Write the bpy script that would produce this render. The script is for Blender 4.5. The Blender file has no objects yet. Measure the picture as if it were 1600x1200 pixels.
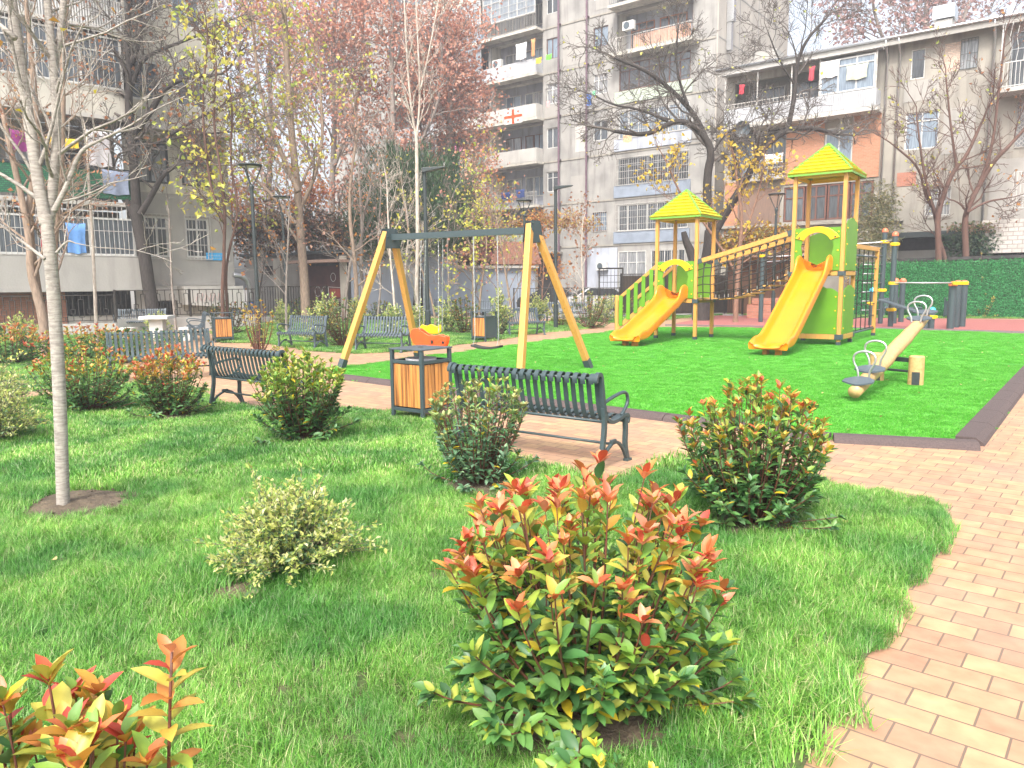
import bpy, math, random
import numpy as np
from mathutils import Vector, Matrix
R = math.radians
# ---------------------------------------------------------------- camera, sky, sun, exposure
scene = bpy.context.scene
FOC = 1175.; CH = 1.65; PITCH = math.atan(156/FOC); ROLL = R(.55)
cam_d = bpy.data.cameras.new("camera"); cam = bpy.data.objects.new("camera", cam_d)
scene.collection.objects.link(cam); scene.camera = cam
cam_d.sensor_width = 36; cam_d.lens = FOC/1600*36; cam_d.clip_end = 1500; cam_d.clip_start = .05
cam.matrix_world = Matrix.Translation((0, 0, CH)) @ Matrix.Rotation(math.pi/2-PITCH, 4, 'X') @ Matrix.Rotation(-ROLL, 4, 'Z')
world = bpy.data.worlds.new("World"); scene.world = world; world.use_nodes = True
SUN_EL, SUN_AZ = R(50), R(-163)      # azimuth measured from +Y towards +X
nt = world.node_tree; bg = nt.nodes['Background']
sky = nt.nodes.new('ShaderNodeTexSky'); sky.sky_type = 'NISHITA'; sky.sun_disc = False
sky.sun_elevation = SUN_EL; sky.sun_rotation = SUN_AZ; sky.air_density = 1.0; sky.dust_density = 6.0; sky.ozone_density = .6
hs = nt.nodes.new('ShaderNodeHueSaturation'); hs.inputs['Saturation'].default_value = .45
nt.links.new(sky.outputs[0], hs.inputs['Color']); nt.links.new(hs.outputs[0], bg.inputs[0]); bg.inputs[1].default_value = .15
sd = bpy.data.lights.new("sun", 'SUN'); sd.energy = 1.15; sd.angle = R(12); sd.color = (1, .95, .87)
sun = bpy.data.objects.new("sun", sd); scene.collection.objects.link(sun)
sv = Vector((math.cos(SUN_EL)*math.sin(SUN_AZ), math.cos(SUN_EL)*math.cos(SUN_AZ), math.sin(SUN_EL)))
sun.rotation_euler = sv.to_track_quat('Z', 'Y').to_euler()
vs = scene.view_settings; vs.view_transform = 'Standard'; vs.look = 'None'; vs.gamma = 1; vs.exposure = 1.52
random.seed(7); RNG = np.random.default_rng(7)
COL = scene.collection

# ---------------------------------------------------------------- survey helpers: a picture point on the ground / at a given depth
def ray(px, py):
    x = px-800; y = 600-py; c, s = math.cos(ROLL), math.sin(ROLL)
    xr = x*c+y*s; yr = -x*s+y*c
    return xr/FOC, math.cos(PITCH)+yr/FOC*math.sin(PITCH), -math.sin(PITCH)+yr/FOC*math.cos(PITCH)
def G(px, py, z=0.):
    a, b, c = ray(px, py); t = (z-CH)/c; return (a*t, b*t)
def A(px, py, Y):
    a, b, c = ray(px, py); t = Y/b; return (a*t, Y, CH+c*t)

# ---------------------------------------------------------------- mesh building
BOXF = np.array([[0,1,3,2],[4,6,7,5],[0,4,5,1],[2,3,7,6],[0,2,6,4],[1,5,7,3]])
AX = np.array([[0,0,1.],[1,0,0],[0,1,0],[.7071,.7071,0],[.7071,-.7071,0]])
class MB:
    def __init__(s): s.v=[]; s.q=[]; s.t=[]; s.ng=[]; s.c=[]; s.n=0; s.qm=[]; s.tm=[]; s.m=0
    def add(s, v, q=None, t=None, col=None):
        v = np.asarray(v, float).reshape(-1,3); s.v.append(v)
        if q is not None and len(q): q=np.asarray(q).reshape(-1,4); s.q.append(q+s.n); s.qm.append(np.full(len(q), s.m))
        if t is not None and len(t): t=np.asarray(t).reshape(-1,3); s.t.append(t+s.n); s.tm.append(np.full(len(t), s.m))
        if col is None: col=(1,1,1)
        c = np.empty((len(v),4)); c[:,3]=1; c[:,:3]=col; s.c.append(c); s.n+=len(v)
    def box(s, x0,x1,y0,y1,z0,z1, M=None, col=None):
        v = np.array([(x,y,z) for x in (x0,x1) for y in (y0,y1) for z in (z0,z1)], float)
        if M is not None:
            Mn=np.array(M); v = v@Mn[:3,:3].T+Mn[:3,3]
        s.add(v, BOXF, None, col)
    def cbox(s, c, size, rz=0, M=None):
        T = Matrix.Translation(c) @ Matrix.Rotation(rz,4,'Z')
        if M is not None: T = T @ M
        a,b,d = size[0]/2,size[1]/2,size[2]/2; s.box(-a,a,-b,b,-d,d,T)
    def beam(s, p, q, w, h, up=(0,0,1)):
        p=Vector(p); q=Vector(q); d=(q-p); L=d.length; d.normalize(); u=Vector(up)
        x=d.cross(u)
        if x.length<1e-4: x=d.cross(Vector((0,1,0)))
        x.normalize(); z=x.cross(d)
        T = Matrix(((x[0],d[0],z[0],p[0]),(x[1],d[1],z[1],p[1]),(x[2],d[2],z[2],p[2]),(0,0,0,1)))
        s.box(-w/2,w/2,0,L,-h/2,h/2,T)
    def tube(s, pts, r, k=6, col=None, cap=True):
        p = np.asarray(pts, float); n=len(p)
        r = np.full(n, r, float) if np.isscalar(r) else np.asarray(r,float)
        d = np.empty_like(p); d[1:-1]=p[2:]-p[:-2]; d[0]=p[1]-p[0]; d[-1]=p[-1]-p[-2]
        d /= (np.linalg.norm(d,axis=1)[:,None]+1e-9)
        a = AX[int(np.argmin(np.abs(d@AX.T).max(0)))]
        x = np.cross(d, a); x/= (np.linalg.norm(x,axis=1)[:,None]+1e-9); y=np.cross(d,x)
        an = np.arange(k)*2*np.pi/k
        v = p[:,None,:]+(x[:,None,:]*np.cos(an)[None,:,None]+y[:,None,:]*np.sin(an)[None,:,None])*r[:,None,None]
        i = np.arange(n-1)[:,None]*k; j=np.arange(k)[None,:]; j2=(j+1)%k
        q = np.stack([i+j, i+j2, i+k+j2, i+k+j], -1).reshape(-1,4)
        base=s.n; s.add(v.reshape(-1,3), q, None, col)
        if cap and k>=5:
            s.ng.append((list(range(base+k-1,base-1,-1)), s.m)); s.ng.append((list(range(base+(n-1)*k, base+n*k)), s.m))
    def lathe(s, prof, k=16, c=(0,0,0), col=None):
        pr=np.array(prof,float); an=np.arange(k)*2*np.pi/k
        v=np.stack([pr[:,0][:,None]*np.cos(an), pr[:,0][:,None]*np.sin(an), np.repeat(pr[:,1][:,None],k,1)],-1)+np.array(c)
        n=len(pr); i=np.arange(n-1)[:,None]*k; j=np.arange(k)[None,:]; j2=(j+1)%k
        s.add(v.reshape(-1,3), np.stack([i+j,i+j2,i+k+j2,i+k+j],-1).reshape(-1,4), None, col)
    def prism(s, out, d0, d1, M=None):
        """outline (x,z) extruded along y from d0 to d1"""
        o=np.array(out,float); n=len(o); v=np.zeros((2*n,3)); v[:n,0]=o[:,0]; v[:n,2]=o[:,1]; v[:n,1]=d0; v[n:]=v[:n]; v[n:,1]=d1
        if M is not None: Mn=np.array(M); v=v@Mn[:3,:3].T+Mn[:3,3]
        b=s.n; s.add(v, [[i,(i+1)%n,n+(i+1)%n,n+i] for i in range(n)])
        s.ng.append((list(range(b+n-1,b-1,-1)), s.m)); s.ng.append((list(range(b+n,b+2*n)), s.m))
    def poly(s, pts):
        b=s.n; s.add(pts); s.ng.append((list(range(b,b+len(pts))), s.m))
    def build(s, name, mats, parent=None, smooth=False, loc=None, rz=0, M=None):
        me = bpy.data.meshes.new(name)
        v=np.concatenate(s.v) if s.v else np.zeros((0,3)); me.vertices.add(len(v)); me.vertices.foreach_set('co', v.astype(np.float32).ravel())
        L=[]; sz=[]; mi=[]
        if s.q: a=np.concatenate(s.q); L.append(a.ravel()); sz.append(np.full(len(a),4)); mi.append(np.concatenate(s.qm))
        if s.t: a=np.concatenate(s.t); L.append(a.ravel()); sz.append(np.full(len(a),3)); mi.append(np.concatenate(s.tm))
        for f,m in s.ng: L.append(np.array(f)); sz.append(np.array([len(f)])); mi.append(np.array([m]))
        L=np.concatenate(L); sz=np.concatenate(sz); mi=np.concatenate(mi)
        me.loops.add(len(L)); me.loops.foreach_set('vertex_index', L.astype(np.int32))
        me.polygons.add(len(sz)); st=np.concatenate([[0],np.cumsum(sz)[:-1]])
        me.polygons.foreach_set('loop_start', st.astype(np.int32)); me.polygons.foreach_set('loop_total', sz.astype(np.int32))
        me.polygons.foreach_set('material_index', mi.astype(np.int32))
        me.polygons.foreach_set('use_smooth', np.full(len(sz),bool(smooth)))
        ca=me.color_attributes.new('Col','FLOAT_COLOR','POINT'); ca.data.foreach_set('color', np.concatenate(s.c).astype(np.float32).ravel())
        me.update(calc_edges=True); me.validate()
        for m in (mats if isinstance(mats,(list,tuple)) else [mats]): me.materials.append(m)
        o=bpy.data.objects.new(name, me); COL.objects.link(o)
        if parent is not None: o.parent=parent
        if loc is not None: o.location=loc
        if rz: o.rotation_euler=(0,0,rz)
        return o
def bevel(o, w=.006, seg=2):
    m=o.modifiers.new('bevel','BEVEL'); m.width=w; m.segments=seg; m.limit_method='ANGLE'; m.angle_limit=R(40); return o
def tag(o, label=None, cat=None, group=None, kind=None):
    if label: o['label']=label
    if cat: o['category']=cat
    if group: o['group']=group
    if kind: o['kind']=kind
    return o
def thing(name, label, cat, loc=(0,0,0), rz=0, group=None):
    o=bpy.data.objects.new(name,None); COL.objects.link(o); o.location=loc; o.rotation_euler=(0,0,rz); o.empty_display_size=.2
    return tag(o,label,cat,group)
def copy_tree(o, parent=None):
    c=o.copy(); COL.objects.link(c)
    if parent is not None: c.parent=parent
    for ch in list(o.children): copy_tree(ch,c)
    return c
def dup(o, loc, rz, label=None, group=None):
    c=copy_tree(o); c.location=loc; c.rotation_euler=(0,0,rz)
    if label: c['label']=label
    if group: c['group']=group
    return c

# ---------------------------------------------------------------- materials
def mat(name, c1, c2=None, rough=.6, metal=0., scale=6., detail=4, bump=0., bscale=None, stretch=None, attr=False, trans=0., spec=.5, coat=0., lo=.35, hi=.65, world_noise=None, rot=None):
    m=bpy.data.materials.new(name); m.use_nodes=True; n=m.node_tree.nodes; l=m.node_tree.links; b=n['Principled BSDF']
    b.inputs['Roughness'].default_value=rough; b.inputs['Metallic'].default_value=metal; b.inputs['Specular IOR Level'].default_value=spec
    if coat: b.inputs['Coat Weight'].default_value=coat; b.inputs['Coat Roughness'].default_value=.15
    tc=n.new('ShaderNodeTexCoord'); mp=n.new('ShaderNodeMapping'); l.new(tc.outputs['Object'],mp.inputs[0])
    if stretch: mp.inputs['Scale'].default_value=stretch
    if rot: mp.inputs['Rotation'].default_value=rot
    nz=n.new('ShaderNodeTexNoise'); nz.inputs['Scale'].default_value=scale; nz.inputs['Detail'].default_value=detail; l.new(mp.outputs[0],nz.inputs['Vector'])
    rp=n.new('ShaderNodeMapRange'); rp.inputs[1].default_value=lo; rp.inputs[2].default_value=hi; l.new(nz.outputs['Fac'],rp.inputs[0])
    mx=n.new('ShaderNodeMix'); mx.data_type='RGBA'; c2=c2 or tuple(x*.8 for x in c1)
    mx.inputs['A'].default_value=(*c1,1); mx.inputs['B'].default_value=(*c2,1); l.new(rp.outputs[0],mx.inputs['Factor'])
    out=mx.outputs['Result']
    if attr:
        at=n.new('ShaderNodeAttribute'); at.attribute_name='Col'
        m2=n.new('ShaderNodeMix'); m2.data_type='RGBA'; m2.blend_type='MULTIPLY'; m2.inputs['Factor'].default_value=1
        l.new(out,m2.inputs['A']); l.new(at.outputs['Color'],m2.inputs['B']); out=m2.outputs['Result']
    if world_noise:
        ws, wc, wf = world_noise
        ge=n.new('ShaderNodeNewGeometry'); wn=n.new('ShaderNodeTexNoise'); wn.inputs['Scale'].default_value=ws; wn.inputs['Detail'].default_value=3; l.new(ge.outputs['Position'],wn.inputs['Vector'])
        wr=n.new('ShaderNodeMapRange'); wr.inputs[1].default_value=.4; wr.inputs[2].default_value=.65; wr.inputs[4].default_value=wf; l.new(wn.outputs['Fac'],wr.inputs[0])
        m3=n.new('ShaderNodeMix'); m3.data_type='RGBA'; l.new(wr.outputs[0],m3.inputs['Factor']); l.new(out,m3.inputs['A']); m3.inputs['B'].default_value=(*wc,1); out=m3.outputs['Result']
    l.new(out,b.inputs['Base Color'])
    if bump:
        bn=n.new('ShaderNodeTexNoise'); bn.inputs['Scale'].default_value=bscale or scale*3; bn.inputs['Detail'].default_value=5; l.new(mp.outputs[0],bn.inputs['Vector'])
        bp=n.new('ShaderNodeBump'); bp.inputs['Strength'].default_value=bump; bp.inputs['Distance'].default_value=.02; l.new(bn.outputs['Fac'],bp.inputs['Height']); l.new(bp.outputs[0],b.inputs['Normal'])
    if trans:
        tr=n.new('ShaderNodeBsdfTranslucent'); l.new(out,tr.inputs['Color']); ms=n.new('ShaderNodeMixShader'); ms.inputs[0].default_value=trans
        l.new(b.outputs[0],ms.inputs[1]); l.new(tr.outputs[0],ms.inputs[2]); l.new(ms.outputs[0],n['Material Output'].inputs['Surface'])
    return m
def brickmat(name, c1, c2, mortar, bw, bh, ms=.006, rot=0., axis='XY', bump=.4, extra=None, rough=.8, offset=.5, msm=.1, stain=None):
    m=mat(name, c1, c2, rough=rough); n=m.node_tree.nodes; l=m.node_tree.links; b=n['Principled BSDF']
    tc=n['Texture Coordinate']; mp=n.new('ShaderNodeMapping')
    if axis=='XZ':
        sx=n.new('ShaderNodeSeparateXYZ'); cb=n.new('ShaderNodeCombineXYZ'); ad=n.new('ShaderNodeMath'); ad.operation='ADD'
        l.new(tc.outputs['Object'],sx.inputs[0]); l.new(sx.outputs[0],ad.inputs[0]); l.new(sx.outputs[1],ad.inputs[1]); l.new(ad.outputs[0],cb.inputs[0]); l.new(sx.outputs[2],cb.inputs[1]); l.new(cb.outputs[0],mp.inputs[0])
    else: l.new(tc.outputs['Object'],mp.inputs[0])
    mp.inputs['Rotation'].default_value=(0,0,rot)
    br=n.new('ShaderNodeTexBrick'); br.inputs['Scale'].default_value=1; br.inputs['Brick Width'].default_value=bw; br.inputs['Row Height'].default_value=bh
    br.inputs['Mortar Size'].default_value=ms; br.inputs['Mortar Smooth'].default_value=msm; br.offset=offset
    br.inputs['Color1'].default_value=(0,0,0,1); br.inputs['Color2'].default_value=(1,1,1,1); br.inputs['Mortar'].default_value=(.5,.5,.5,1); l.new(mp.outputs[0],br.inputs['Vector'])
    rp=n.new('ShaderNodeValToRGB'); l.new(br.outputs['Color'],rp.inputs[0]); e=rp.color_ramp.elements; e[0].color=(*c1,1); e[1].color=(*c2,1)
    if extra:
        for p,c in extra: x=e.new(p); x.color=(*c,1)
    nz=n.new('ShaderNodeTexNoise'); nz.inputs['Scale'].default_value=9; nz.inputs['Detail'].default_value=6; l.new(mp.outputs[0],nz.inputs['Vector'])
    hv=n.new('ShaderNodeHueSaturation'); mr=n.new('ShaderNodeMapRange'); mr.inputs[1].default_value=.3; mr.inputs[2].default_value=.7; mr.inputs[3].default_value=.82; mr.inputs[4].default_value=1.15
    l.new(nz.outputs['Fac'],mr.inputs[0]); l.new(mr.outputs[0],hv.inputs['Value']); l.new(rp.outputs[0],hv.inputs['Color'])
    mx=n.new('ShaderNodeMix'); mx.data_type='RGBA'; l.new(br.outputs['Fac'],mx.inputs['Factor']); l.new(hv.outputs[0],mx.inputs['A']); mx.inputs['B'].default_value=(*mortar,1)
    fin=mx.outputs['Result']
    if stain:
        sn=n.new('ShaderNodeTexNoise'); sn.inputs['Scale'].default_value=.9; sn.inputs['Detail'].default_value=7; l.new(mp.outputs[0],sn.inputs['Vector']); sr=n.new('ShaderNodeMapRange'); sr.inputs[1].default_value=.45; sr.inputs[2].default_value=.72; sr.inputs[4].default_value=.28; l.new(sn.outputs['Fac'],sr.inputs[0])
        sx_=n.new('ShaderNodeMix'); sx_.data_type='RGBA'; l.new(sr.outputs[0],sx_.inputs['Factor']); l.new(fin,sx_.inputs['A']); sx_.inputs['B'].default_value=(*stain,1); fin=sx_.outputs['Result']
    l.new(fin,b.inputs['Base Color'])
    iv=n.new('ShaderNodeMath'); iv.operation='MULTIPLY_ADD'; iv.inputs[1].default_value=-1; iv.inputs[2].default_value=1; l.new(br.outputs['Fac'],iv.inputs[0])
    n2=n.new('ShaderNodeTexNoise'); n2.inputs['Scale'].default_value=90; l.new(mp.outputs[0],n2.inputs['Vector'])
    ad2=n.new('ShaderNodeMath'); ad2.operation='MULTIPLY_ADD'; ad2.inputs[1].default_value=.25; l.new(n2.outputs['Fac'],ad2.inputs[0]); cm=n.new('ShaderNodeMath'); cm.operation='MULTIPLY_ADD'; cm.inputs[1].default_value=.5; l.new(br.outputs['Color'],cm.inputs[0]); l.new(iv.outputs[0],cm.inputs[2]); l.new(cm.outputs[0],ad2.inputs[2])
    bp=n.new('ShaderNodeBump'); bp.inputs['Strength'].default_value=bump; bp.inputs['Distance'].default_value=.006; l.new(ad2.outputs[0],bp.inputs['Height']); l.new(bp.outputs[0],b.inputs['Normal'])
    return m
def wood(name, c1, c2, scale=3., st=(14,14,1.0), rough=.5, knots=True, coat=.1, lo=.3, hi=.7):
    m=mat(name,c1,c2,rough=rough,scale=scale,stretch=st,detail=6,lo=lo,hi=hi,coat=coat,bump=.06)
    if knots:
        n=m.node_tree.nodes; l=m.node_tree.links; b=n['Principled BSDF']; src=b.inputs['Base Color'].links[0].from_socket
        v=n.new('ShaderNodeTexVoronoi'); v.inputs['Scale'].default_value=5; mp=n.new('ShaderNodeMapping'); mp.inputs['Scale'].default_value=(1.6,1.6,.7); l.new(n['Texture Coordinate'].outputs['Object'],mp.inputs[0]); l.new(mp.outputs[0],v.inputs['Vector'])
        r=n.new('ShaderNodeMapRange'); r.inputs[1].default_value=.05; r.inputs[2].default_value=.1; r.inputs[3].default_value=.75; r.inputs[4].default_value=0; l.new(v.outputs['Distance'],r.inputs[0])
        x=n.new('ShaderNodeMix'); x.data_type='RGBA'; l.new(r.outputs[0],x.inputs['Factor']); l.new(src,x.inputs['A']); x.inputs['B'].default_value=(.25,.1,.03,1); l.new(x.outputs['Result'],b.inputs['Base Color'])
    return m
MT={}
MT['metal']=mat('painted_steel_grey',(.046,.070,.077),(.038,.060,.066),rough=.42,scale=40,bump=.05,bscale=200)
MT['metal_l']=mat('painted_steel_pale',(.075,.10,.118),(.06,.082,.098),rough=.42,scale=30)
MT['dark']=mat('dark_steel',(.018,.028,.03),(.03,.04,.042),rough=.45,scale=20)
MT['black']=mat('black_iron',(.012,.011,.010),(.03,.022,.016),rough=.5,scale=12)
MT['galv']=mat('galvanised_steel',(.58,.59,.60),(.45,.46,.47),rough=.3,metal=.8,scale=30)
MT['pine']=wood('glazed_pine',(.60,.32,.075),(.50,.24,.05))
MT['log']=wood('pale_log',(.56,.38,.17),(.44,.27,.10),st=(8,8,8))
MT['orange']=mat('slide_plastic',(.86,.25,.002),(.80,.225,.002),rough=.28,scale=2,coat=.3)
MT['yellow']=mat('yellow_plastic',(.75,.48,.002),(.7,.44,.002),rough=.32,scale=5)
MT['roofy']=mat('yellow_roof_board',(.60,.52,.008),(.50,.44,.008),rough=.4,scale=5)
MT['green']=mat('green_plastic',(.115,.29,.010),(.10,.26,.010),rough=.42,scale=3,bump=.05,bscale=60)
MT['lgreen']=mat('light_green_trim',(.16,.38,.05),(.14,.34,.045),rough=.4,scale=4)
MT['red']=mat('red_plastic',(.80,.085,.012),(.72,.07,.01),rough=.35,scale=5)
MT['cap']=mat('salmon_cap',(.78,.18,.08),(.7,.15,.07),rough=.4)
MT['blue']=mat('cyan_cap',(.05,.45,.62),(.04,.4,.55),rough=.4)
MT['rope']=mat('black_rope',(.012,.012,.012),(.04,.035,.03),rough=.8,scale=60)
MT['rubber']=mat('black_rubber',(.02,.022,.022),(.03,.03,.03),rough=.75,scale=30,bump=.2)
MT['kerb']=mat('brown_rubber_kerb',(.10,.072,.068),(.07,.052,.05),rough=.85,scale=60,bump=.5,bscale=180)
MT['gkerb']=mat('grey_kerb',(.13,.10,.10),(.1,.08,.08),rough=.85,scale=30,bump=.3)
MT['conc']=mat('concrete',(.36,.35,.33),(.25,.245,.23),rough=.85,scale=1.5,detail=8,bump=.25,bscale=25)
MT['white']=mat('white_paint',(.62,.62,.60),(.5,.5,.48),rough=.5,scale=3)
MT['asphalt']=mat('asphalt',(.07,.07,.07),(.05,.05,.05),rough=.9,scale=30,bump=.4)
MT['soil']=mat('dry_soil',(.125,.095,.062),(.07,.052,.035),rough=.95,scale=12,bump=1,bscale=45)

# ---------------------------------------------------------------- ground
def sheet(name, pts, z, m, label=None, thick=None):
    b=MB(); b.poly([(x,y,z) for x,y in pts])
    o=b.build(name,m); o['kind']='structure'
    if label: o['label']=label
    return o
def inpoly(P, poly):
    x,y=P[:,0],P[:,1]; ins=np.zeros(len(P),bool); n=len(poly)
    for i in range(n):
        x1,y1=poly[i]; x2,y2=poly[(i+1)%n]
        c=((y1>y)!=(y2>y))&(x<(x2-x1)*(y-y1)/((y2-y1) or 1e-9)+x1); ins^=c
    return ins
def jag(poly, step=.25, amp=.03):
    out=[]
    for i in range(len(poly)):
        a=np.array(poly[i]); b=np.array(poly[(i+1)%len(poly)]); L=np.linalg.norm(b-a); k=max(1,int(L/step))
        nn=np.array([-(b-a)[1],(b-a)[0]])/(L+1e-9)
        for j in range(k): out.append(tuple(a+(b-a)*j/k+(nn*RNG.uniform(-amp,amp) if j else 0)))
    return out
sheet('ground',[(-400,-60),(400,-60),(400,700),(-400,700)],-.03,mat('yard_ground',(.20,.185,.165),(.13,.12,.105),rough=.95,scale=.6,detail=8,bump=.3,bscale=8))
PAVA=math.atan2(.66,-.75)
paver=brickmat('clay_pavers',(.36,.21,.128),(.41,.265,.145),(.15,.105,.075),.235,.155,ms=.0045,rot=-math.atan2(-.64,.77),extra=[(.3,(.385,.235,.135)),(.55,(.345,.19,.12)),(.78,(.41,.26,.14))],bump=.5,stain=(.27,.215,.19))
sheet('path',[(-30,-3),(16,-3),(30,20),(30,34),(8,40),(-30,40)],0,paver)
TURF=[G(512,577),G(536,590),G(1040,650),G(1300,686),(4.50,7.50),G(1600,575),(15.6,21.6),(15.2,23.4),G(1600,522),G(1390,514.5),G(1007,511.5),G(950,519),G(800,540),G(600,566)]
LAWN1=[(-1.2,-1.2),(-.6,.2),(.3,1.42),G(1262,1190),G(1340,1050),G(1400,955),G(1442,880),G(1476,830),G(1482,808),G(1468,790),G(1380,772),G(1290,758),G(1060,722),G(1010,740),G(960,757),G(900,745),G(790,716),G(700,662),G(640,648),G(540,643),G(400,648),G(345,636),G(300,607),G(190,605),G(120,618),G(0,630),(-14,10),(-14,-1.2)]
LAWN3=[G(0,616),G(120,606),G(178,594),G(188,560),G(200,535),G(235,515),(-20,27),(-26,27),(-26,12)]
LAWN2=[G(400,536),G(345,536),G(340,520),G(350,508),(-19,30),(-15,36),(-2,37),G(700,503),(0.2,30),G(871,501),G(904,508),G(941,510.5),G(898,516),G(844,520),G(780,531),G(700,541),G(644,549),G(555,553),G(487,549),G(440,540)]
LAWN5=[G(907,500),G(961,505),G(1040,500),G(1150,489),(13.6,37.5),(2,38)]
LAWN6=[(14,36.2),(14,34),(36,27.5),(36,30)]
RUB=[G(1040,508.5),G(1180,512.2),G(1372,515-1),G(1600,520),(24,20.6),(30,26),(15,34),G(1250,488),G(1162,489.5),G(1110,495)]
lawnm=mat('lawn_soil',(.05,.085,.02),(.08,.07,.035),rough=.95,scale=8,bump=.6)
for i,(L,nm) in enumerate([(LAWN1,'lawn'),(LAWN2,'lawn'),(LAWN3,'lawn'),(LAWN5,'lawn'),(LAWN6,'lawn')]):
    sheet(nm, jag(L,.3,.02), .012, lawnm)
turfm=mat('artificial_turf',(.08,.42,.025),(.055,.31,.02),rough=.75,scale=90,detail=3,bump=1,bscale=260,world_noise=(1.6,(.05,.27,.02),.45))
sheet('artificial_turf',TURF,.012,turfm)
sheet('rubber_surface',RUB,.012,mat('red_rubber_floor',(.33,.115,.10),(.26,.085,.08),rough=.9,scale=60,bump=.4,bscale=120))
# kerb blocks round the turf: one solid kerb of separate blocks
def kerb(name, p, q, w, h, m, L=1.0, bev=.05, side=1):
    p=Vector((*p,0)); q=Vector((*q,0)); d=q-p; n=max(1,round(d.length/L)); d.normalize(); s=Vector((-d.y,d.x,0))*side
    b=MB(); step=(q-p).length/n
    T=Matrix(((s.x,d.x,0,p.x),(s.y,d.y,0,p.y),(0,0,1,0),(0,0,0,1)))
    for i in range(n):
        v=np.array([(x,y,z) for y in (i*step+.006,(i+1)*step-.006) for x,z in ((0,0),(w,0),(w-.02,h*.45),(w-bev-.03,h),(.0,h))]); Mn=np.array(T); v=v@Mn[:3,:3].T+Mn[:3,3]
        q4=[[j,(j+1)%5,5+(j+1)%5,5+j] for j in range(5)]; k=b.n; b.add(v,q4); b.ng.append(([k+4,k+3,k+2,k+1,k],0)); b.ng.append(([k+5,k+6,k+7,k+8,k+9],0))
    o=b.build(name,m); o['kind']='structure'; return o
kc=(4.50,7.50)
kerb('kerb',G(536,590),G(1300,686),.22,.07,MT['kerb'],side=-1); kerb('kerb',G(1300,686),(4.62,7.35),.22,.07,MT['kerb'],side=-1)
kerb('kerb',kc,(15.6,21.6),.26,.08,MT['kerb'],side=-1)
kerb('kerb',G(1040,508.5),G(1372,514),.15,.05,MT['gkerb'],side=-1); kerb('kerb',G(1372,514),G(1640,521.5),.15,.06,MT['gkerb'],side=-1)

# soil patches and grass
SOIL=[]   # x,y,r
def soil(x,y,r):
    SOIL.append((x,y,r)); b=MB(); k=28; an=np.arange(k)*2*np.pi/k; rr=r*(1+RNG.uniform(-.18,.18,k)); rings=[]
    v=[(x,y,.055)]
    for f,z in ((.35,.045),(.7,.035),(1.,.016)): v+=[(x+a*f*math.cos(t),y+a*f*math.sin(t),z+RNG.uniform(-.008,.008)*(f<1)) for a,t in zip(rr,an)]
    tr=[[0,1+j,1+(j+1)%k] for j in range(k)]; q=[[1+i*k+j,1+(i+1)*k+j,1+(i+1)*k+(j+1)%k,1+i*k+(j+1)%k] for i in range(2) for j in range(k)]
    b.add(v,q,tr)
    for _ in range(int(260*r*r)+20):
        a=RNG.uniform(0,6.28); f=r*math.sqrt(RNG.random())*.95; s=RNG.uniform(.004,.014)
        b.add(np.array([[1,0,0],[0,1,0],[-1,-.3,0],[0,-1,.2],[0,0,.9],[.1,0,-.8]])*s*RNG.uniform(.7,1.3,(6,3))+np.array([x+f*math.cos(a),y+f*math.sin(a),.045+s*.4-.02*f/r]),None,[[0,1,4],[1,2,4],[2,3,4],[3,0,4],[1,0,5],[2,1,5],[3,2,5],[0,3,5]])
    o=b.build('soil',MT['soil'],smooth=True); o['kind']='structure'
def blade_patch(name, n, size, h0, h1, w, lean, m, cols, seg=2):
    b=MB(); P=RNG.uniform(-size/2,size/2,(n,2)); a=RNG.uniform(0,2*np.pi,n); ln=RNG.uniform(.15,1,n)*lean; h=RNG.uniform(h0,h1,n)
    # clumps share a lean direction
    ca=np.sin(P[:,0]*9)*1.5+np.cos(P[:,1]*11)*1.5; a=np.where(RNG.random(n)<.6, ca+RNG.normal(0,.5,n), a)
    d=np.stack([np.cos(a),np.sin(a),np.zeros(n)],1); s=np.stack([-d[:,1],d[:,0],d[:,2]],1)
    p0=np.concatenate([P,np.zeros((n,1))],1); ww=(w*RNG.uniform(.7,1.3,n))[:,None]
    up=np.array([0,0,1.])
    p1=p0+d*(h*ln*.35)[:,None]+up*(h*.55)[:,None]; p2=p0+d*(h*ln)[:,None]+up*(h*np.sqrt(np.clip(1-(ln*.6)**2,.2,1)))[:,None]
    v=np.stack([p0-s*ww,p0+s*ww,p1-s*ww*.8,p1+s*ww*.8,p2],1).reshape(-1,3); i=np.arange(n)[:,None]*5
    c=np.array(cols)[RNG.integers(0,len(cols),n)]*RNG.uniform(.66,1.1,(n,1)); c=np.repeat(c,5,0)
    b.add(v, i+np.array([[0,1,3,2]]), i+np.array([[2,3,4]]), c)
    o=b.build(name,m); COL.objects.unlink(o); return o
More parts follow.
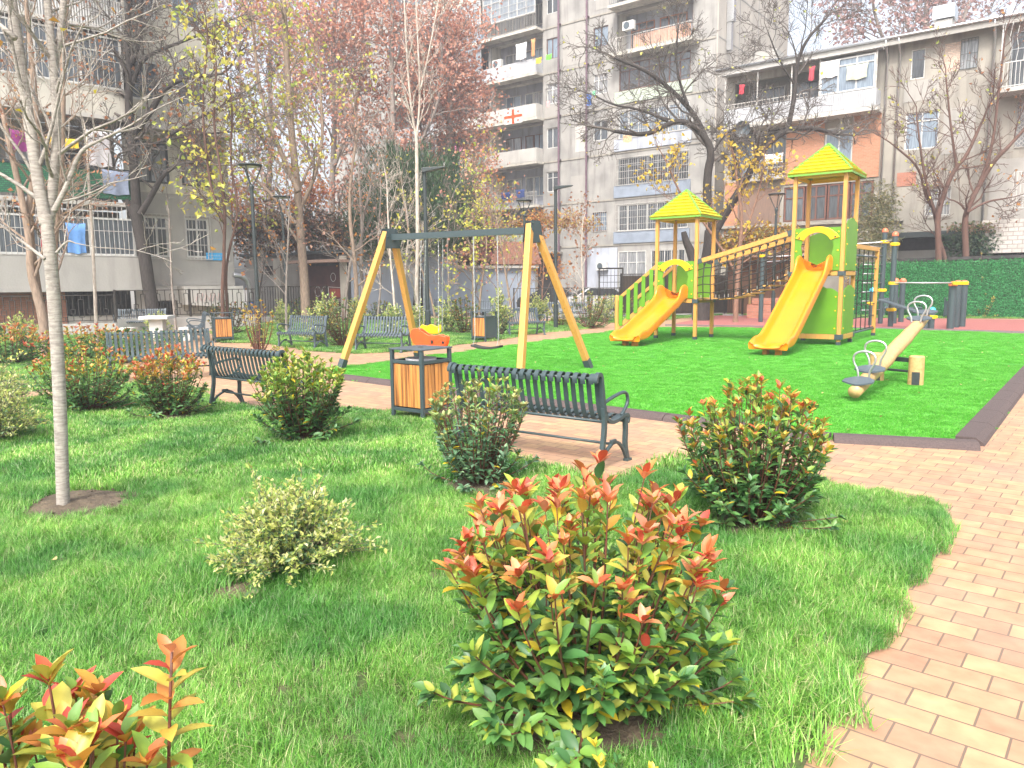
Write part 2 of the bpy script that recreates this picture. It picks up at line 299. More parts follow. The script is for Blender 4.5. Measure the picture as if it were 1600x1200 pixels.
def scatter(name, pts, scl, coll, label):
    me=bpy.data.meshes.new(name); me.vertices.add(len(pts)); me.vertices.foreach_set('co', pts.astype(np.float32).ravel())
    a=me.attributes.new('rot','FLOAT','POINT'); a.data.foreach_set('value', RNG.uniform(0,6.28,len(pts)).astype(np.float32))
    a=me.attributes.new('scl','FLOAT','POINT'); a.data.foreach_set('value', scl.astype(np.float32))
    o=bpy.data.objects.new(name,me); COL.objects.link(o); tag(o,label,'grass',kind='stuff')
    g=bpy.data.node_groups.new(name,'GeometryNodeTree'); g.interface.new_socket('Geometry',in_out='INPUT',socket_type='NodeSocketGeometry'); g.interface.new_socket('Geometry',in_out='OUTPUT',socket_type='NodeSocketGeometry')
    n=g.nodes; l=g.links; gi=n.new('NodeGroupInput'); go=n.new('NodeGroupOutput'); ip=n.new('GeometryNodeInstanceOnPoints'); ci=n.new('GeometryNodeCollectionInfo')
    ci.inputs['Collection'].default_value=coll; ci.inputs['Separate Children'].default_value=True; ci.inputs['Reset Children'].default_value=True
    r=n.new('GeometryNodeInputNamedAttribute'); r.data_type='FLOAT'; r.inputs['Name'].default_value='rot'; s=n.new('GeometryNodeInputNamedAttribute'); s.data_type='FLOAT'; s.inputs['Name'].default_value='scl'
    cx=n.new('ShaderNodeCombineXYZ'); l.new(r.outputs['Attribute'],cx.inputs[2])
    l.new(gi.outputs[0],ip.inputs['Points']); l.new(ci.outputs[0],ip.inputs['Instance']); ip.inputs['Pick Instance'].default_value=True
    l.new(cx.outputs[0],ip.inputs['Rotation']); l.new(s.outputs['Attribute'],ip.inputs['Scale']); l.new(ip.outputs[0],go.inputs[0])
    md=o.modifiers.new('scatter','NODES'); md.node_group=g; return o
def gridpts(poly, step, y0, y1, z=.012, margin=0, excl=True, jit=.5):
    p=np.array(poly); x0,x1=p[:,0].min(),p[:,0].max(); ya,yb=max(p[:,1].min(),y0),min(p[:,1].max(),y1)
    xs,ys=np.meshgrid(np.arange(x0,x1,step),np.arange(ya,yb,step)); P=np.stack([xs.ravel(),ys.ravel()],1)+RNG.uniform(-step*jit,step*jit,(xs.size,2))
    P=P[(np.abs(P[:,0])<P[:,1]*.72+1.0)]
    P=P[inpoly(P,poly)]
    if excl:
        for x,y,r in SOIL: P=P[np.hypot(P[:,0]-x,P[:,1]-y)>r*RNG.uniform(.8,1.12,len(P))]
    return np.concatenate([P,np.full((len(P),1),z)],1)
def make_grass():
    GR=[(.11,.31,.045),(.16,.40,.06),(.07,.24,.035),(.24,.48,.09),(.36,.56,.20),(.13,.35,.055),(.52,.52,.32),(.20,.43,.08)]
    gm=mat('grass_blades',(1,1,1),(.85,.95,.8),rough=.5,scale=8,attr=True,trans=.35,world_noise=None)
    n=gm.node_tree.nodes; l=gm.node_tree.links; src=[x for x in l if x.to_socket.name=='Base Color'][0].from_socket
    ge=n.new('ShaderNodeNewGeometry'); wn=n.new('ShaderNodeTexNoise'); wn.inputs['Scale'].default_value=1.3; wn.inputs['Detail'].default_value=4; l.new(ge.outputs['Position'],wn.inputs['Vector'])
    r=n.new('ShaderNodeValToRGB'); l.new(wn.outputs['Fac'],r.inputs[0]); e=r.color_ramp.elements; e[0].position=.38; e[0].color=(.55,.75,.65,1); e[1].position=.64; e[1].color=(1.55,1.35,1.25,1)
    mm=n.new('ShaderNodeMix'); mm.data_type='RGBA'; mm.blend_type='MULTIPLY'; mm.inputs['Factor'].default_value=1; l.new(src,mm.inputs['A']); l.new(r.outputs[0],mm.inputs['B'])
    for nd in n:
        if nd.type in('BSDF_PRINCIPLED',): l.new(mm.outputs['Result'],nd.inputs['Base Color'])
        if nd.type=='BSDF_TRANSLUCENT': l.new(mm.outputs['Result'],nd.inputs['Color'])
    C1=bpy.data.collections.new('near_grass_patches'); C2=bpy.data.collections.new('far_grass_patches'); C3=bpy.data.collections.new('turf_patches')
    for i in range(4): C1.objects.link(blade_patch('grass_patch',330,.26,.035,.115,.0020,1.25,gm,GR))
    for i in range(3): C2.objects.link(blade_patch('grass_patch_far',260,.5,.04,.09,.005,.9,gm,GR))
    tm=mat('turf_blades',(1,1,1),(.9,.95,.85),rough=.45,scale=8,attr=True,trans=.25)
    TC=[(.09,.44,.025),(.13,.52,.035),(.065,.35,.022),(.21,.58,.09)]
    for i in range(3): C3.objects.link(blade_patch('turf_patch',900,.4,.012,.022,.0022,.5,tm,TC))
    near=gridpts(LAWN1,.10,.6,6.2); q=near; thin=np.sin(q[:,0]*3.7+1)*np.sin(q[:,1]*4.3+q[:,0])+np.sin(q[:,0]*1.3-q[:,1]*2.1)*.6; near=q[(thin<1.2)|(RNG.random(len(q))<.55)]
    def sc(P): return .75+.35*np.sin(P[:,0]*2.1+np.cos(P[:,1]*1.7)*2)*np.cos(P[:,1]*2.3)+RNG.uniform(-.12,.15,len(P))
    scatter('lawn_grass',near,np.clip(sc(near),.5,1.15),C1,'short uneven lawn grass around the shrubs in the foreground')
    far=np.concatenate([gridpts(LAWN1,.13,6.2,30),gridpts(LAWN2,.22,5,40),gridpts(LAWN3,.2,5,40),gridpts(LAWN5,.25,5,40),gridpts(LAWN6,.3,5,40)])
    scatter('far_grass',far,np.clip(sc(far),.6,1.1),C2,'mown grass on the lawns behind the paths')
    t=gridpts(TURF,.2,5,14,excl=False); t=np.concatenate([t,gridpts(TURF,.3,14,30,excl=False)])
    scatter('turf_pile',t,RNG.uniform(.9,1.2,len(t)),C3,'bright green artificial turf pile of the playground')

# ---------------------------------------------------------------- benches
def smooth_path(p, k=3):
    p=np.array(p,float)
    for _ in range(k):
        q=[p[0]]
        for a,b in zip(p[:-1],p[1:]): q+= [a*.75+b*.25, a*.25+b*.75]
        q.append(p[-1]); p=np.array(q)
    return p
BP=smooth_path([(.325,.78),(.335,.83),(.30,.872),(.25,.86),(.235,.80),(.215,.68),(.19,.55),(.15,.455),(.08,.415),(0,.408),(-.10,.425),(-.19,.447),(-.245,.44),(-.26,.40),(-.24,.365)],2)
def strip(b, prof, x, w, th):
    """a flat bar of width w following prof (y,z) in the plane x"""
    p=prof; d=np.gradient(p,axis=0); d/=np.linalg.norm(d,axis=1)[:,None]; nn=np.stack([-d[:,1],d[:,0]],1)*th/2
    a=p+nn; c=p-nn; n=len(p); v=[]
    for q in (a,c):
        for xx in (x-w/2,x+w/2): v.append(np.stack([np.full(n,xx),q[:,0],q[:,1]],1))
    v=np.concatenate(v); q=[]
    for i in range(n-1):
        A0,B0,C0,D0=i,n+i,3*n+i,2*n+i
        for s,t in ((A0,B0),(B0,C0),(C0,D0),(D0,A0)): q.append([s,t,t+1,s+1])
    q+= [[0,2*n,3*n,n],[n-1,2*n-1,4*n-1,3*n-1]]; b.add(v,q)
def make_bench(L, ns, m, label, name='park_bench'):
    t=thing(name,label,'bench')
    b=MB()
    for i in range(ns): strip(b,BP,-L/2+.05+(L-.1)*i/(ns-1),.046,.007)
    o=b.build('slats',m,t,smooth=False)
    b=MB(); b.tube([(-L/2+.02,.285,.825),(L/2-.02,.285,.825)],.012,8); b.tube([(-L/2+.02,.16,.43),(L/2-.02,.16,.43)],.014,8); b.tube([(-L/2+.02,-.2,.41),(L/2-.02,-.2,.41)],.014,8)
    b.build('support_rod',m,t,smooth=True)
    b=MB(); b.tube([(-L/2+.02,0.02,.205),(L/2-.02,0.02,.205)],.013,8); b.build('stretcher',m,t,smooth=True)
    side=BP[6:-4]
    for sx in (-1,1):
        x=sx*(L/2-.0)
        b=MB(); strip(b,BP[3:],x,.04,.034); sf=b.build('side_frame',m,t); bevel(sf,.008)
        for pts in ([(.19,.56),(.175,.40),(.20,.24),(.245,.05),(.26,.0)],[(-.20,.42),(-.215,.30),(-.20,.18),(-.235,.05),(-.26,0)]):
            q=smooth_path(pts,2); b=MB(); strip(b,q,x,.038,.046); b.cbox((x,pts[-1][0],.012),(.05,.085,.024)); bevel(b.build('leg',m,sf),.008)
        q=smooth_path([(.235,.03),(.17,.15),(.06,.205),(.0,.225),(-.08,.205),(-.17,.13),(-.225,.04)],2); b=MB(); strip(b,q,x,.03,.028); b.cbox((x,.02,.225),(.03,.09,.045)); bevel(b.build('foot_arch',m,sf),.006)
        q=smooth_path([(.20,.60),(.10,.625),(-.08,.655),(-.19,.66),(-.25,.62),(-.25,.55),(-.20,.50),(-.13,.45)],2); b=MB()
        b.tube(np.stack([np.full(len(q),x),q[:,0],q[:,1]],1),.017,8); b.build('armrest',m,sf,smooth=True)
    return t
GB='slatted metal park benches'
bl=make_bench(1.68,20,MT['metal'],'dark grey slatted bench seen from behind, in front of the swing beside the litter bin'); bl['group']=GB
def face(dx,dy): return math.atan2(dy,dx)+math.pi/2     # bench front (-y) looks along (dx,dy)
bl.location=(.25,7.2,0); bl.rotation_euler=(0,0,face(.6,.8))
bench_s=None; bench_l=None
def bench(px,top,D,fx,fy,label,short=False,X=None,dz=0):
    global bench_s,bench_l
    x=A(px,top,D)[0] if X is None else X
    if short and bench_s is None:
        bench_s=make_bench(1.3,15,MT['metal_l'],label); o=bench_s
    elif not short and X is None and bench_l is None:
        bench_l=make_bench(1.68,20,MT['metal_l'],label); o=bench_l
    else:
        o=copy_tree(bench_s if short else (bl if X is not None else bench_l))
    o.location=(x,D,dz); o.rotation_euler=(0,0,face(fx,fy)); o['label']=label; o['group']=GB; return o
bench(0,0,9.85,.6,.8,'dark bench seen from behind, half hidden by the yellow green shrub',X=-3.3)
bench(0,0,13.5,.5,-.85,'long grey bench facing the camera behind the two red tipped shrubs',X=-6.3)
bench(218,482,28,.1,-1,'far bench in front of the ornate railing, behind the white table')
bench(306,487,23.6,-.9,-.42,'bench turned side on just left of the wood panelled bin on the left')
bench(371,475,33,.6,-.8,'small distant bench by the railing behind the two stemmed brown trunk',short=True)
bench(471,494,19.9,-.5,-.86,'short bench facing left on the lawn edge left of the swing frame',short=True)
bench(597,496,18.9,-.35,-.94,'short bench seen between the two left legs of the swing frame',short=True)
bench(818,482,24.4,.5,-.86,'short bench behind the right hand legs of the swing frame',short=True)
bench(885,472,32.5,-.15,-1,'distant bench behind the lamp post right of the swing',short=False)
bench(756,470,37,.1,-1,'distant bench behind the litter bin that stands under the swing',short=True)
bench(703,465,41,.15,-1,'small distant bench against the pale blue wall')
bench(456,471,39,0,-1,'small distant bench beside the tall lantern lamp near the mural',short=True)
bench(1408,461,34.5,0,-1,'pale bench in front of the green hedge wall behind the seesaw')

# ---------------------------------------------------------------- bins
GBIN='steel litter bins with wood panels'
MT['slat']=wood('varnished_slats',(.58,.25,.07),(.11,.04,.018),scale=1.3,st=(20,20,.7),rough=.35,knots=False,coat=.3,lo=.46,hi=.66)
def make_bin(label, woods):
    t=thing('litter_bin',label,'bin',group=GBIN); w=.25; b=MB()
    for sx in(-1,1):
        for sy in(-1,1): b.box(sx*w-.022,sx*w+.022,sy*w-.022,sy*w+.022,0,.862)
    for z in (.11,.70):
        for s in(-1,1): b.box(-w+.024,w-.024,s*w-.018,s*w+.018,z,z+.04); b.box(s*w-.018,s*w+.018,-w+.024,w-.024,z,z+.04)
    bevel(b.build('frame',MT['metal'],t),.004)
    b=MB(); k=16
    b.box(-w-.03,w+.03,-w-.03,w+.03,.866,.884); bevel(b.build('lid',MT['metal_l'],t),.004)
    b=MB(); b.tube([(0,0,.884),(0,0,.888)],.035,14); b.build('ashtray_hole',MT['black'],t)
    for i,(ax,ay) in enumerate(((0,-1),(1,0),(0,1),(-1,0))):
        rz=math.atan2(ay,ax)+math.pi/2; T=Matrix.Rotation(rz,4,'Z'); b=MB()
        if woods[i]:
            for k in range(7): x=-.196+k*.0653; b.box(x-.030,x+.030,-w-.006,-w+.014,.165,.69,T)
            bevel(b.build('wood_panel',MT['slat'],t),.004)
        else:
            b.box(-.222,.222,-w-.004,-w+.01,.155,.695,T); b.box(-.05,.05,-w-.012,-w-.004,.62,.65,T); b.build('steel_panel',MT['metal'],t)
    b=MB(); b.box(-.2,.2,-.2,.2,.14,.70); b.build('liner',MT['black'],t)
    b=MB(); b.lathe([(.001,.70),(.19,.702),(.2,.755),(.17,.74),(.001,.715)],12); b.build('bin_bag',mat('grey_bag',(.4,.4,.42),rough=.4),t,smooth=True)
    return t
bx=make_bin('litter bin with brown slatted sides at the lawn edge beside the near bench',(1,1,1,1)); u=G(660,652); bx.location=(*u,0); bx.rotation_euler=(0,0,R(-37))
b2=make_bin('litter bin with one steel and one orange wood side near the white table',(0,1,0,1)); u=G(349,534); b2.location=(*u,0); b2.rotation_euler=(0,0,R(-62))
b3=make_bin('litter bin seen under the flat swing seat, wood on its left side',(1,0,1,0)); u=G(757,533); b3.location=(*u,0); b3.rotation_euler=(0,0,R(-38))
b4=dup(b3,(*A(1490,480,33)[:2],0),R(30),'distant bin half hidden behind the gym posts by the hedge wall')
b5=dup(b3,(*A(1092,480,33)[:2],0),R(-10),'distant grey bin seen between the legs of the small tower')

# ---------------------------------------------------------------- swing
def chain(b,p,q,r=.011):
    p=Vector(p);q=Vector(q);L=(q-p).length;n=int(L/.045)
    d=(q-p).normalized(); x=d.cross(Vector((0,1,0))).normalized(); y=d.cross(x)
    for i in range(n):
        a=p+d*(L*i/n); e=p+d*(L*(i+1.25)/n); s=(x if i%2 else y)*.009
        b.tube([a,a+(e-a)*.5+s,e],r*.6,4,cap=False); b.tube([a,a+(e-a)*.5-s,e],r*.6,4,cap=False)
sw=thing('swing_frame','wooden A frame double swing with grey crossbar on the green turf','swing',(-.9,14.7,0))
def bW(parent,b,name,m,smooth=False):
    o=b.build(name,m,parent,smooth=smooth); lx=parent.location
    o.location=(-lx[0],-lx[1],-lx[2]); return o      # mesh is in world coordinates, parent unrotated
apL=Vector((-2.46,15.62,2.62)); apR=Vector((.41,13.92,2.62)); dB=(apR-apL).normalized(); dS=Vector((.6,.8,0))
feet=[(Vector((-3.42,14.95,0)),apL),(Vector((-2.08,16.75,0)),apL),(Vector((.14,12.85,0)),apR),(Vector((1.52,14.62,0)),apR)]
for i,(f,a) in enumerate(feet):
    s=-1 if i%2==0 else 1; top=a+dS*s*(.10)+Vector((0,0,.10 if i%2==0 else 0.0)); b=MB(); n=(top-f); 
    b.beam(f+n*.05,top,.115,.115,up=dB); leg=bevel(bW(sw,b,'leg',MT['pine']),.008)
    b=MB(); b.beam(f,f+n*.07,.123,.123,up=dB); o=b.build('leg_shoe',MT['metal'],leg); o.parent=leg
b=MB(); b.beam(apL-dB*.1,apR+dB*.05,.09,.12); bW(sw,b,'crossbar',MT['metal'])
for a in (apL,apR):
    b=MB(); T=Matrix(((dB.x,dS.x,0,a.x),(dB.y,dS.y,0,a.y),(0,0,1,a.z),(0,0,0,1)))
    for yy in (-.075,.069):
        n=T@Matrix.Translation((yy*0,0,0)); b.prism([(0,0)]*0 or [(-.22,-.22),(.22,-.22),(.12,.17),(-.16,.17)],yy,yy+.006,Matrix(((dS.x,dB.x,0,a.x),(dS.y,dB.y,0,a.y),(0,0,1,a.z),(0,0,0,1))))
    for sx,sz in ((-.17,-.17),(.17,-.17),(-.12,.12),(.09,.12),(-.15,0),(.13,0)):
        c=a+dS*sx+Vector((0,0,sz))
        for sgn in(-1,1): b.tube([c+dB*.07*sgn,c+dB*.092*sgn],.013,6)
    bW(sw,b,'joint_plate',MT['metal'])
def swing_chains(parent,centre,half,zt,zs,spread=.0):
    b=MB()
    for s in(-1,1):
        top=centre+dB*s*half; top.z=zt; bot=centre+dB*s*(half-.02); bot.z=zs+.12
        chain(b,top,bot)
        for e in(-1,1): b.tube([bot,bot+dS*e*.07+Vector((0,0,-.12))],.005,4)
    return bW(parent,b,'chain',MT['galv'])
c=apL+(apR-apL)*.69
fs=thing('flat_swing_seat','flat black rubber swing seat hanging on chains from the right half of the crossbar','swing seat',(c.x,c.y,.43),math.atan2(dB.y,dB.x))
b=MB(); pr=[(-.32,.03),(-.16,-.005),(0,-.015),(.16,-.005),(.32,.03),(.32,.07),(.16,.035),(0,.025),(-.16,.035),(-.32,.07)]; b.prism(pr,-.09,.09); bevel(b.build('seat',MT['rubber'],fs),.01)
def chains_local(t,half,z0,top,y=0.):
    b=MB()
    for s in(-1,1):
        chain(b,(s*half,y,z0+.1),(s*half,0,top))
        for e in(-1,1): b.tube([(s*half,y,z0+.11),(s*half,y+e*.07,z0-.04)],.005,4)
        b.tube([(s*half,0,top),(s*half,0,top+.06)],.014,6)
    b.build('chain',MT['galv'],t)
chains_local(fs,.27,.1,2.07)
c=apL+(apR-apL)*.30
ts=thing('toddler_swing_seat','red and yellow parent and child swing seat hanging from the left half of the crossbar','swing seat',(c.x,c.y,.45),math.atan2(dB.y,dB.x)+R(18))
red=[(-.40,.20),(-.37,.31),(-.30,.35),(-.22,.345),(-.10,.26),(0,.205),(.12,.20),(.22,.225),(.27,.20),(.36,.18),(.37,.12),(.33,.0),(.26,-.055),(.1,-.045),(-.05,-.05),(-.2,-.04),(-.33,.05)]
b=MB(); b.prism(red,-.19,-.165); bevel(b.build('side_board',MT['red'],ts),.008)
b=MB(); b.prism([(x*.98,z*.98) for x,z in red],.02,.045); bevel(b.build('side_board',MT['red'],ts),.008)
yl=[(-.20,.40),(-.12,.46),(0,.43),(.12,.47),(.26,.42),(.36,.46),(.37,.33),(.30,.28),(.1,.27),(-.1,.33),(-.2,.30)]
b=MB(); b.prism([(x*.82-.13,z-.05) for x,z in yl],.075,.10); bevel(b.build('back_board',MT['yellow'],ts),.008)
b=MB(); b.box(-.25,.2,-.165,.02,.02,.045); b.box(-.1,.3,.045,.2,.12,.145); b.build('seat',MT['rubber'],ts)
b=MB()
for x,z,y in ((.06,.07,-.19),(.29,.07,-.19),(.06,.09,-.19)):
    b.tube([(x,y,z),(x,y-.015,z)],.028,8); b.tube([(x,y-.015,z),(x,y-.02,z)],.012,8)
b.build('bolt',MT['black'],ts)
b=MB()
for s,y in((-.20,-.18),(.20,-.18),(-.1,.11),(.3,.11)): chain(b,(s-(.12 if y>0 else 0),y,.26),(s*.9,0,2.07))
b.build('chain',MT['galv'],ts)

# ---------------------------------------------------------------- play tower complex
U=Vector((-.8,.6,0)); N=Vector((-.6,-.8,0)); Z=Vector((0,0,1))
tw=thing('play_tower','wooden play structure of two yellow roofed towers joined by a rope bridge','playground')
W=1.22
def sub(b,name,m,parent=None,smooth=False,bev=0.):
    o=b.build(name,m,parent or tw,smooth=smooth)
    if bev: bevel(o,bev)
    return o
def panelM(P,dx,dn): return Matrix(((dx.x,dn.x,0,P.x),(dx.y,dn.y,0,P.y),(0,0,1,P.z),(0,0,0,1)))
def bolts(pts,m=None):
    b=MB()
    for p,n in pts: b.tube([p,p+n*.012],.022,8); b.tube([p+n*.012,p+n*.022],.012,8)
    return b
def tower(FR,zp,zt,zapex,name):
    FL=FR+U*W; BR=FR-N*W; BL=BR+U*W; C=(FR+BL)/2
    for P in(FR,FL,BR,BL):
        b=MB(); b.beam(P+Z*.1,P+Z*zt,.095,.095,up=U); o=sub(b,'post',MT['pine'],bev=.008)
        b=MB(); b.beam(P,P+Z*.11,.104,.104,up=U); sub(b,'post_shoe',MT['metal'],o)
    # platform
    b=MB(); T=panelM(FR,U,-N)
    for k in range(8): b.box(.0,W,.02+k*.15,.02+k*.15+.142,zp-.035,zp,T)
    sub(b,'platform',MT['pine'])
    b=MB(); z0,z1=zp-.13,zp-.03
    b.box(-.06,W+.06,-.075,-.045,z0,z1,T); b.box(-.06,W+.06,W+.045,W+.075,z0,z1,T); b.box(-.075,-.05,-.04,W+.04,z0,z1,T); b.box(W+.05,W+.075,-.04,W+.04,z0,z1,T)
    sub(b,'platform_beam',MT['pine'],bev=.005)
    b=MB()
    for P in(FR,FL,BR,BL): b.cbox((P.x,P.y,zp-.08),(.165,.165,.115),math.atan2(U.y,U.x))
    sub(b,'bracket',MT['metal'],bev=.006)
    # roof
    hw=W/2+.16; ax=Vector(U); ay=Vector(-N); ez=zt-.06
    cor=[C+ax*sx*hw+ay*sy*hw+Z*ez for sx,sy in((-1,-1),(1,-1),(1,1),(-1,1))]; ap=C+Z*zapex
    b=MB(); nb=8
    for i in range(4):
        a,c=cor[i],cor[(i+1)%4]; mid=(a+c)/2; nrm=((c-a).cross(ap-a)).normalized()
        if nrm.z<0: nrm=-nrm
        for k in range(nb):
            f0,f1=k/nb,(k+1)/nb
            p=[a.lerp(ap,f0),c.lerp(ap,f0),c.lerp(ap,f1*.998),a.lerp(ap,f1*.998)]
            v=[p[0]+nrm*.05,p[1]+nrm*.05,p[2]+nrm*.008,p[3]+nrm*.008]+[q-nrm*.006 for q in p]
            b.add([tuple(q) for q in v],[[0,1,2,3],[4,7,6,5],[0,4,5,1],[1,5,6,2],[2,6,7,3],[3,7,4,0]])
    rf=sub(b,'roof',MT['roofy'])
    b=MB()
    for c in cor: b.beam(c+Z*.015,ap+Z*.04,.055,.05,up=Z)
    for i in range(4): b.beam(cor[i]-Z*.03,cor[(i+1)%4]-Z*.03,.02,.045)
    sub(b,'ridge_trim',MT['lgreen'],rf)
    b=MB(); zz=ez-.05
    for P,Q in((FR,FL),(BR,BL),(FR,BR),(FL,BL)): b.beam(P+Z*(zz+.0),Q+Z*(zz+.0),.03,.10)
    sub(b,'roof_panel',MT['yellow'],rf)
    b=MB()
    for P in(FR,FL,BR,BL): b.cbox((P.x,P.y,zt-.03),(.12,.12,.09),math.atan2(U.y,U.x))
    sub(b,'roof_bracket',MT['lgreen'],rf)
    return FR,FL,BR,BL,C
def arch_panel(FR,z0,z1,nm='entry_panel'):
    """slide entry: panel with keyhole opening on the front face"""
    T=panelM(FR+N*.052,U,N); w0,w1=.05,W-.05; b=MB()
    op=[(.27,z0),(.22,z0+.25),(.25,z0+.42),(.21,z0+.62),(.26,z0+.80),(.40,z0+.93),(.61,z0+.97)]
    hl=[(w0,z0)]+op+[(.61,z1),(w0,z1)]
    b.prism(hl,0,.018,T); b.prism([(W-x,z) for x,z in hl],0,.018,T); o=sub(b,nm,MT['green'])
    an=[R(155-k*13) for k in range(11)]; cx,cz=.61,z0+.62; r0,r1=.36,.52
    pts=[(cx+1.15*r1*math.cos(a),cz+r1*.95*math.sin(a)) for a in an]+[(cx+1.0*r0*math.cos(a),cz+r0*.95*math.sin(a)) for a in reversed(an)]
    b=MB(); b.prism([(p[0],p[1]) for p in pts],.02,.05,T); ar=sub(b,'arch_bar',MT['yellow'],bev=.01)
    bb=[]
    for x in (.10,W-.10):
        for z in (z0+.12,z0+.5,z1-.12): bb.append((T@Vector((x,.018,z)),N))
    b=bolts(bb); sub(b,'bolt',MT['yellow'],o)
    b=bolts([(T@Vector((x,.05,z0+.84)),N) for x in (.17,W-.17)]); sub(b,'bolt',MT['dark'],ar)
def side_panel(P,dx,dn,w,z0,z1,top='flat',x0=.05):
    T=panelM(P+dn*.05,dx,dn); b=MB(); n=24; pts=[(x0,z0),(w-.05,z0)]
    for k in range(n+1):
        x=w-.05-(w-.05-x0)*k/n; f=k/n
        if top=='scallop': z=z1-.14*(abs(f-.5)*2)**2+.035*abs(math.sin(f*math.pi*4))
        elif top=='dome': z=z1-.14+.14*math.sin(math.pi*f)
        else: z=z1
        pts.append((x,z))
    b.prism(pts,0,.018,T); o=sub(b,'side_panel',MT['green'])
    bb=[(T@Vector((x,.018,z)),dn) for x in (x0+.05,w-.1) for z in (z0+.15,(z0+z1)/2,z1-.25)]
    sub(bolts(bb),'bolt',MT['yellow'],o); return o
bFR=Vector((8.36,19.2,0)); ZB=1.92
FR,FL,BR,BL,C=tower(bFR,ZB,4.42,5.12,'big')
arch_panel(FR,ZB,ZB+1.08)
side_panel(FR,-N,-U,W,ZB+.0,3.22,'scallop')
side_panel(BR,U,-N,W,ZB,3.0,'dome')
side_panel(FR,U,N,W,.30,1.50,'scallop'); side_panel(FR,-N,-U,W,.30,1.52,'scallop')
b=MB(); T=panelM(FR,U,-N); b.box(-.07,W+.07,-.08,-.045,.17,.29,T); b.box(-.085,-.052,-.04,W+.08,.17,.29,T); b.box(-.07,W+.07,W+.045,W+.08,.17,.29,T); sub(b,'base_beam',MT['pine'],bev=.005)
b=MB()
for P in(FR,BR): b.cbox((P.x,P.y,.23),(.18,.18,.13),math.atan2(U.y,U.x))
sub(b,'bracket',MT['metal'],bev=.006)
bigFL,bigBL,bigBR,bigFR,bigC=FL,BL,BR,FR,C
sFR=bigFL+U*2.72+Vector((.05,0,0)); ZS=1.2
FR,FL,BR,BL,C=tower(sFR,ZS,3.58,4.28,'small'); arch_panel(FR,ZS,ZS+1.05); side_panel(BR,U,-N,W,ZS,ZS+1.08,'dome')
# stairs up to the small tower
stp=FL; out=1.32
for side,P in((0,FL),(1,BL)):
    q=P+U*out
    b=MB(); b.tube([q,q+Z*1.2,q+Z*1.25],.06,14); b.tube([q+Z*1.25,q+Z*1.29],[.062,.035],14); o=sub(b,'stair_post',MT['pine'],smooth=False)
    b=MB(); b.beam(q+Z*1.13,P+Z*(ZS+.95),.045,.095); b.beam(q+Z*.28,P+Z*(ZS+.05),.045,.13); sub(b,'handrail',MT['pine'],bev=.005)
    b=MB(); dn=N if side==0 else -N
    for k in range(5):
        f=.12+k*.19; a=q.lerp(P,f); z0=.30+f*(ZS-.2); b.beam(a+dn*.04+Z*(z0-.05),a+dn*.04+Z*(z0+.86),.125,.018,up=dn)
    sub(b,'baluster',MT['green'])
b=MB()
for k in range(5):
    f=(k+.5)/5; a=FL+U*out*(1-f)+Z*(ZS*(k+.6)/5.6); c=BL+U*out*(1-f)+Z*(ZS*(k+.6)/5.6); b.beam(a,c,.22,.04)
sub(b,'tread',MT['pine'])
# slides
def slide(C0,zp,L,label):
    s=thing('slide',label,'slide',(C0.x,C0.y,0),math.atan2(N.y,N.x),group='orange yellow slides of the play towers')
    run=L; path=[(-.02,zp+.02),(.22,zp+.0),(.42,zp-.12)]
    x1=run-.85; path+=[(.42+(x1-.42)*f,(zp-.12)+(.36-(zp-.12))*f) for f in(.33,.66,1.)]+[(x1+.25,.25),(x1+.5,.225),(run-.08,.225),(run,.21)]
    p=smooth_path(path,2); d=np.gradient(p,axis=0); d/=np.linalg.norm(d,axis=1)[:,None]; n=len(p); up=np.stack([-d[:,1],d[:,0]],1)
    cum=np.concatenate([[0],np.cumsum(np.linalg.norm(np.diff(p,axis=0),axis=1))]); tot=cum[-1]
    b=MB(); rows=[]
    for i in range(n):
        f=cum[i]/tot; h=.20+.20*math.exp(-((cum[i]-.22)/.26)**2); fl=1.0+.10*max(0,(f-.8)/.2)
        h=h*(1-max(0,(f-.93)/.07)*.5)
        w=.325*fl
        prof=[(-w-.075,-.02),(-w-.085,h-.05),(-w-.07,h),(-w-.03,h+.005),(-w-.005,h-.03),(-w+.03,.08),(-w+.085,.0),(-w*.4,-.02),(w*.4,-.02),(w-.085,.0),(w-.03,.08),(w+.005,h-.03),(w+.03,h+.005),(w+.07,h),(w+.085,h-.05),(w+.075,-.02),(w+.06,-.06),(-w-.06,-.06)]
        for a,z in prof:
            dx=.10*(1-(a/.42)**2)*max(0,(f-.86)/.14)
            rows.append((p[i][0]+up[i][0]*z+dx, a, p[i][1]+up[i][1]*z))
    k=len(prof); q=[[i*k+j,i*k+(j+1)%k,(i+1)*k+(j+1)%k,(i+1)*k+j] for i in range(n-1) for j in range(k)]
    b.add(rows,q); b.ng.append((list(range(k)),0)); b.ng.append((list(range(n*k-1,(n-1)*k-1,-1)),0))
    o=b.build('chute',MT['orange'],s,smooth=True); m=o.modifiers.new('sub','SUBSURF'); m.levels=1; m.render_levels=2
    b=MB()
    for y in(-.14,.14): b.box(run-.42,run-.22,y-.055,y+.055,0,.19)
    bevel(b.build('foot',mat('slide_foot',(.62,.22,.01),rough=.5),s),.02)
    b=MB()
    for y in(-.36,.36):
        for x in(.3,1.0): 
            z=np.interp(x,p[:,0],p[:,1]); b.beam((x,y*.9,z-.05),(x+.25,y*.9,z-.2),.03,.05)
    b.box(-.06,.28,-.36,.36,zp-.10,zp-.065); b.build('slide_bracket',MT['pine'],s)
    return s
slide((bigFR+bigFL)/2+N*.03,ZB,3.62,'long steep orange slide running down from the tall tower')
slide((FR+FL)/2+N*.03,ZS,3.05,'short orange slide running down from the small tower')
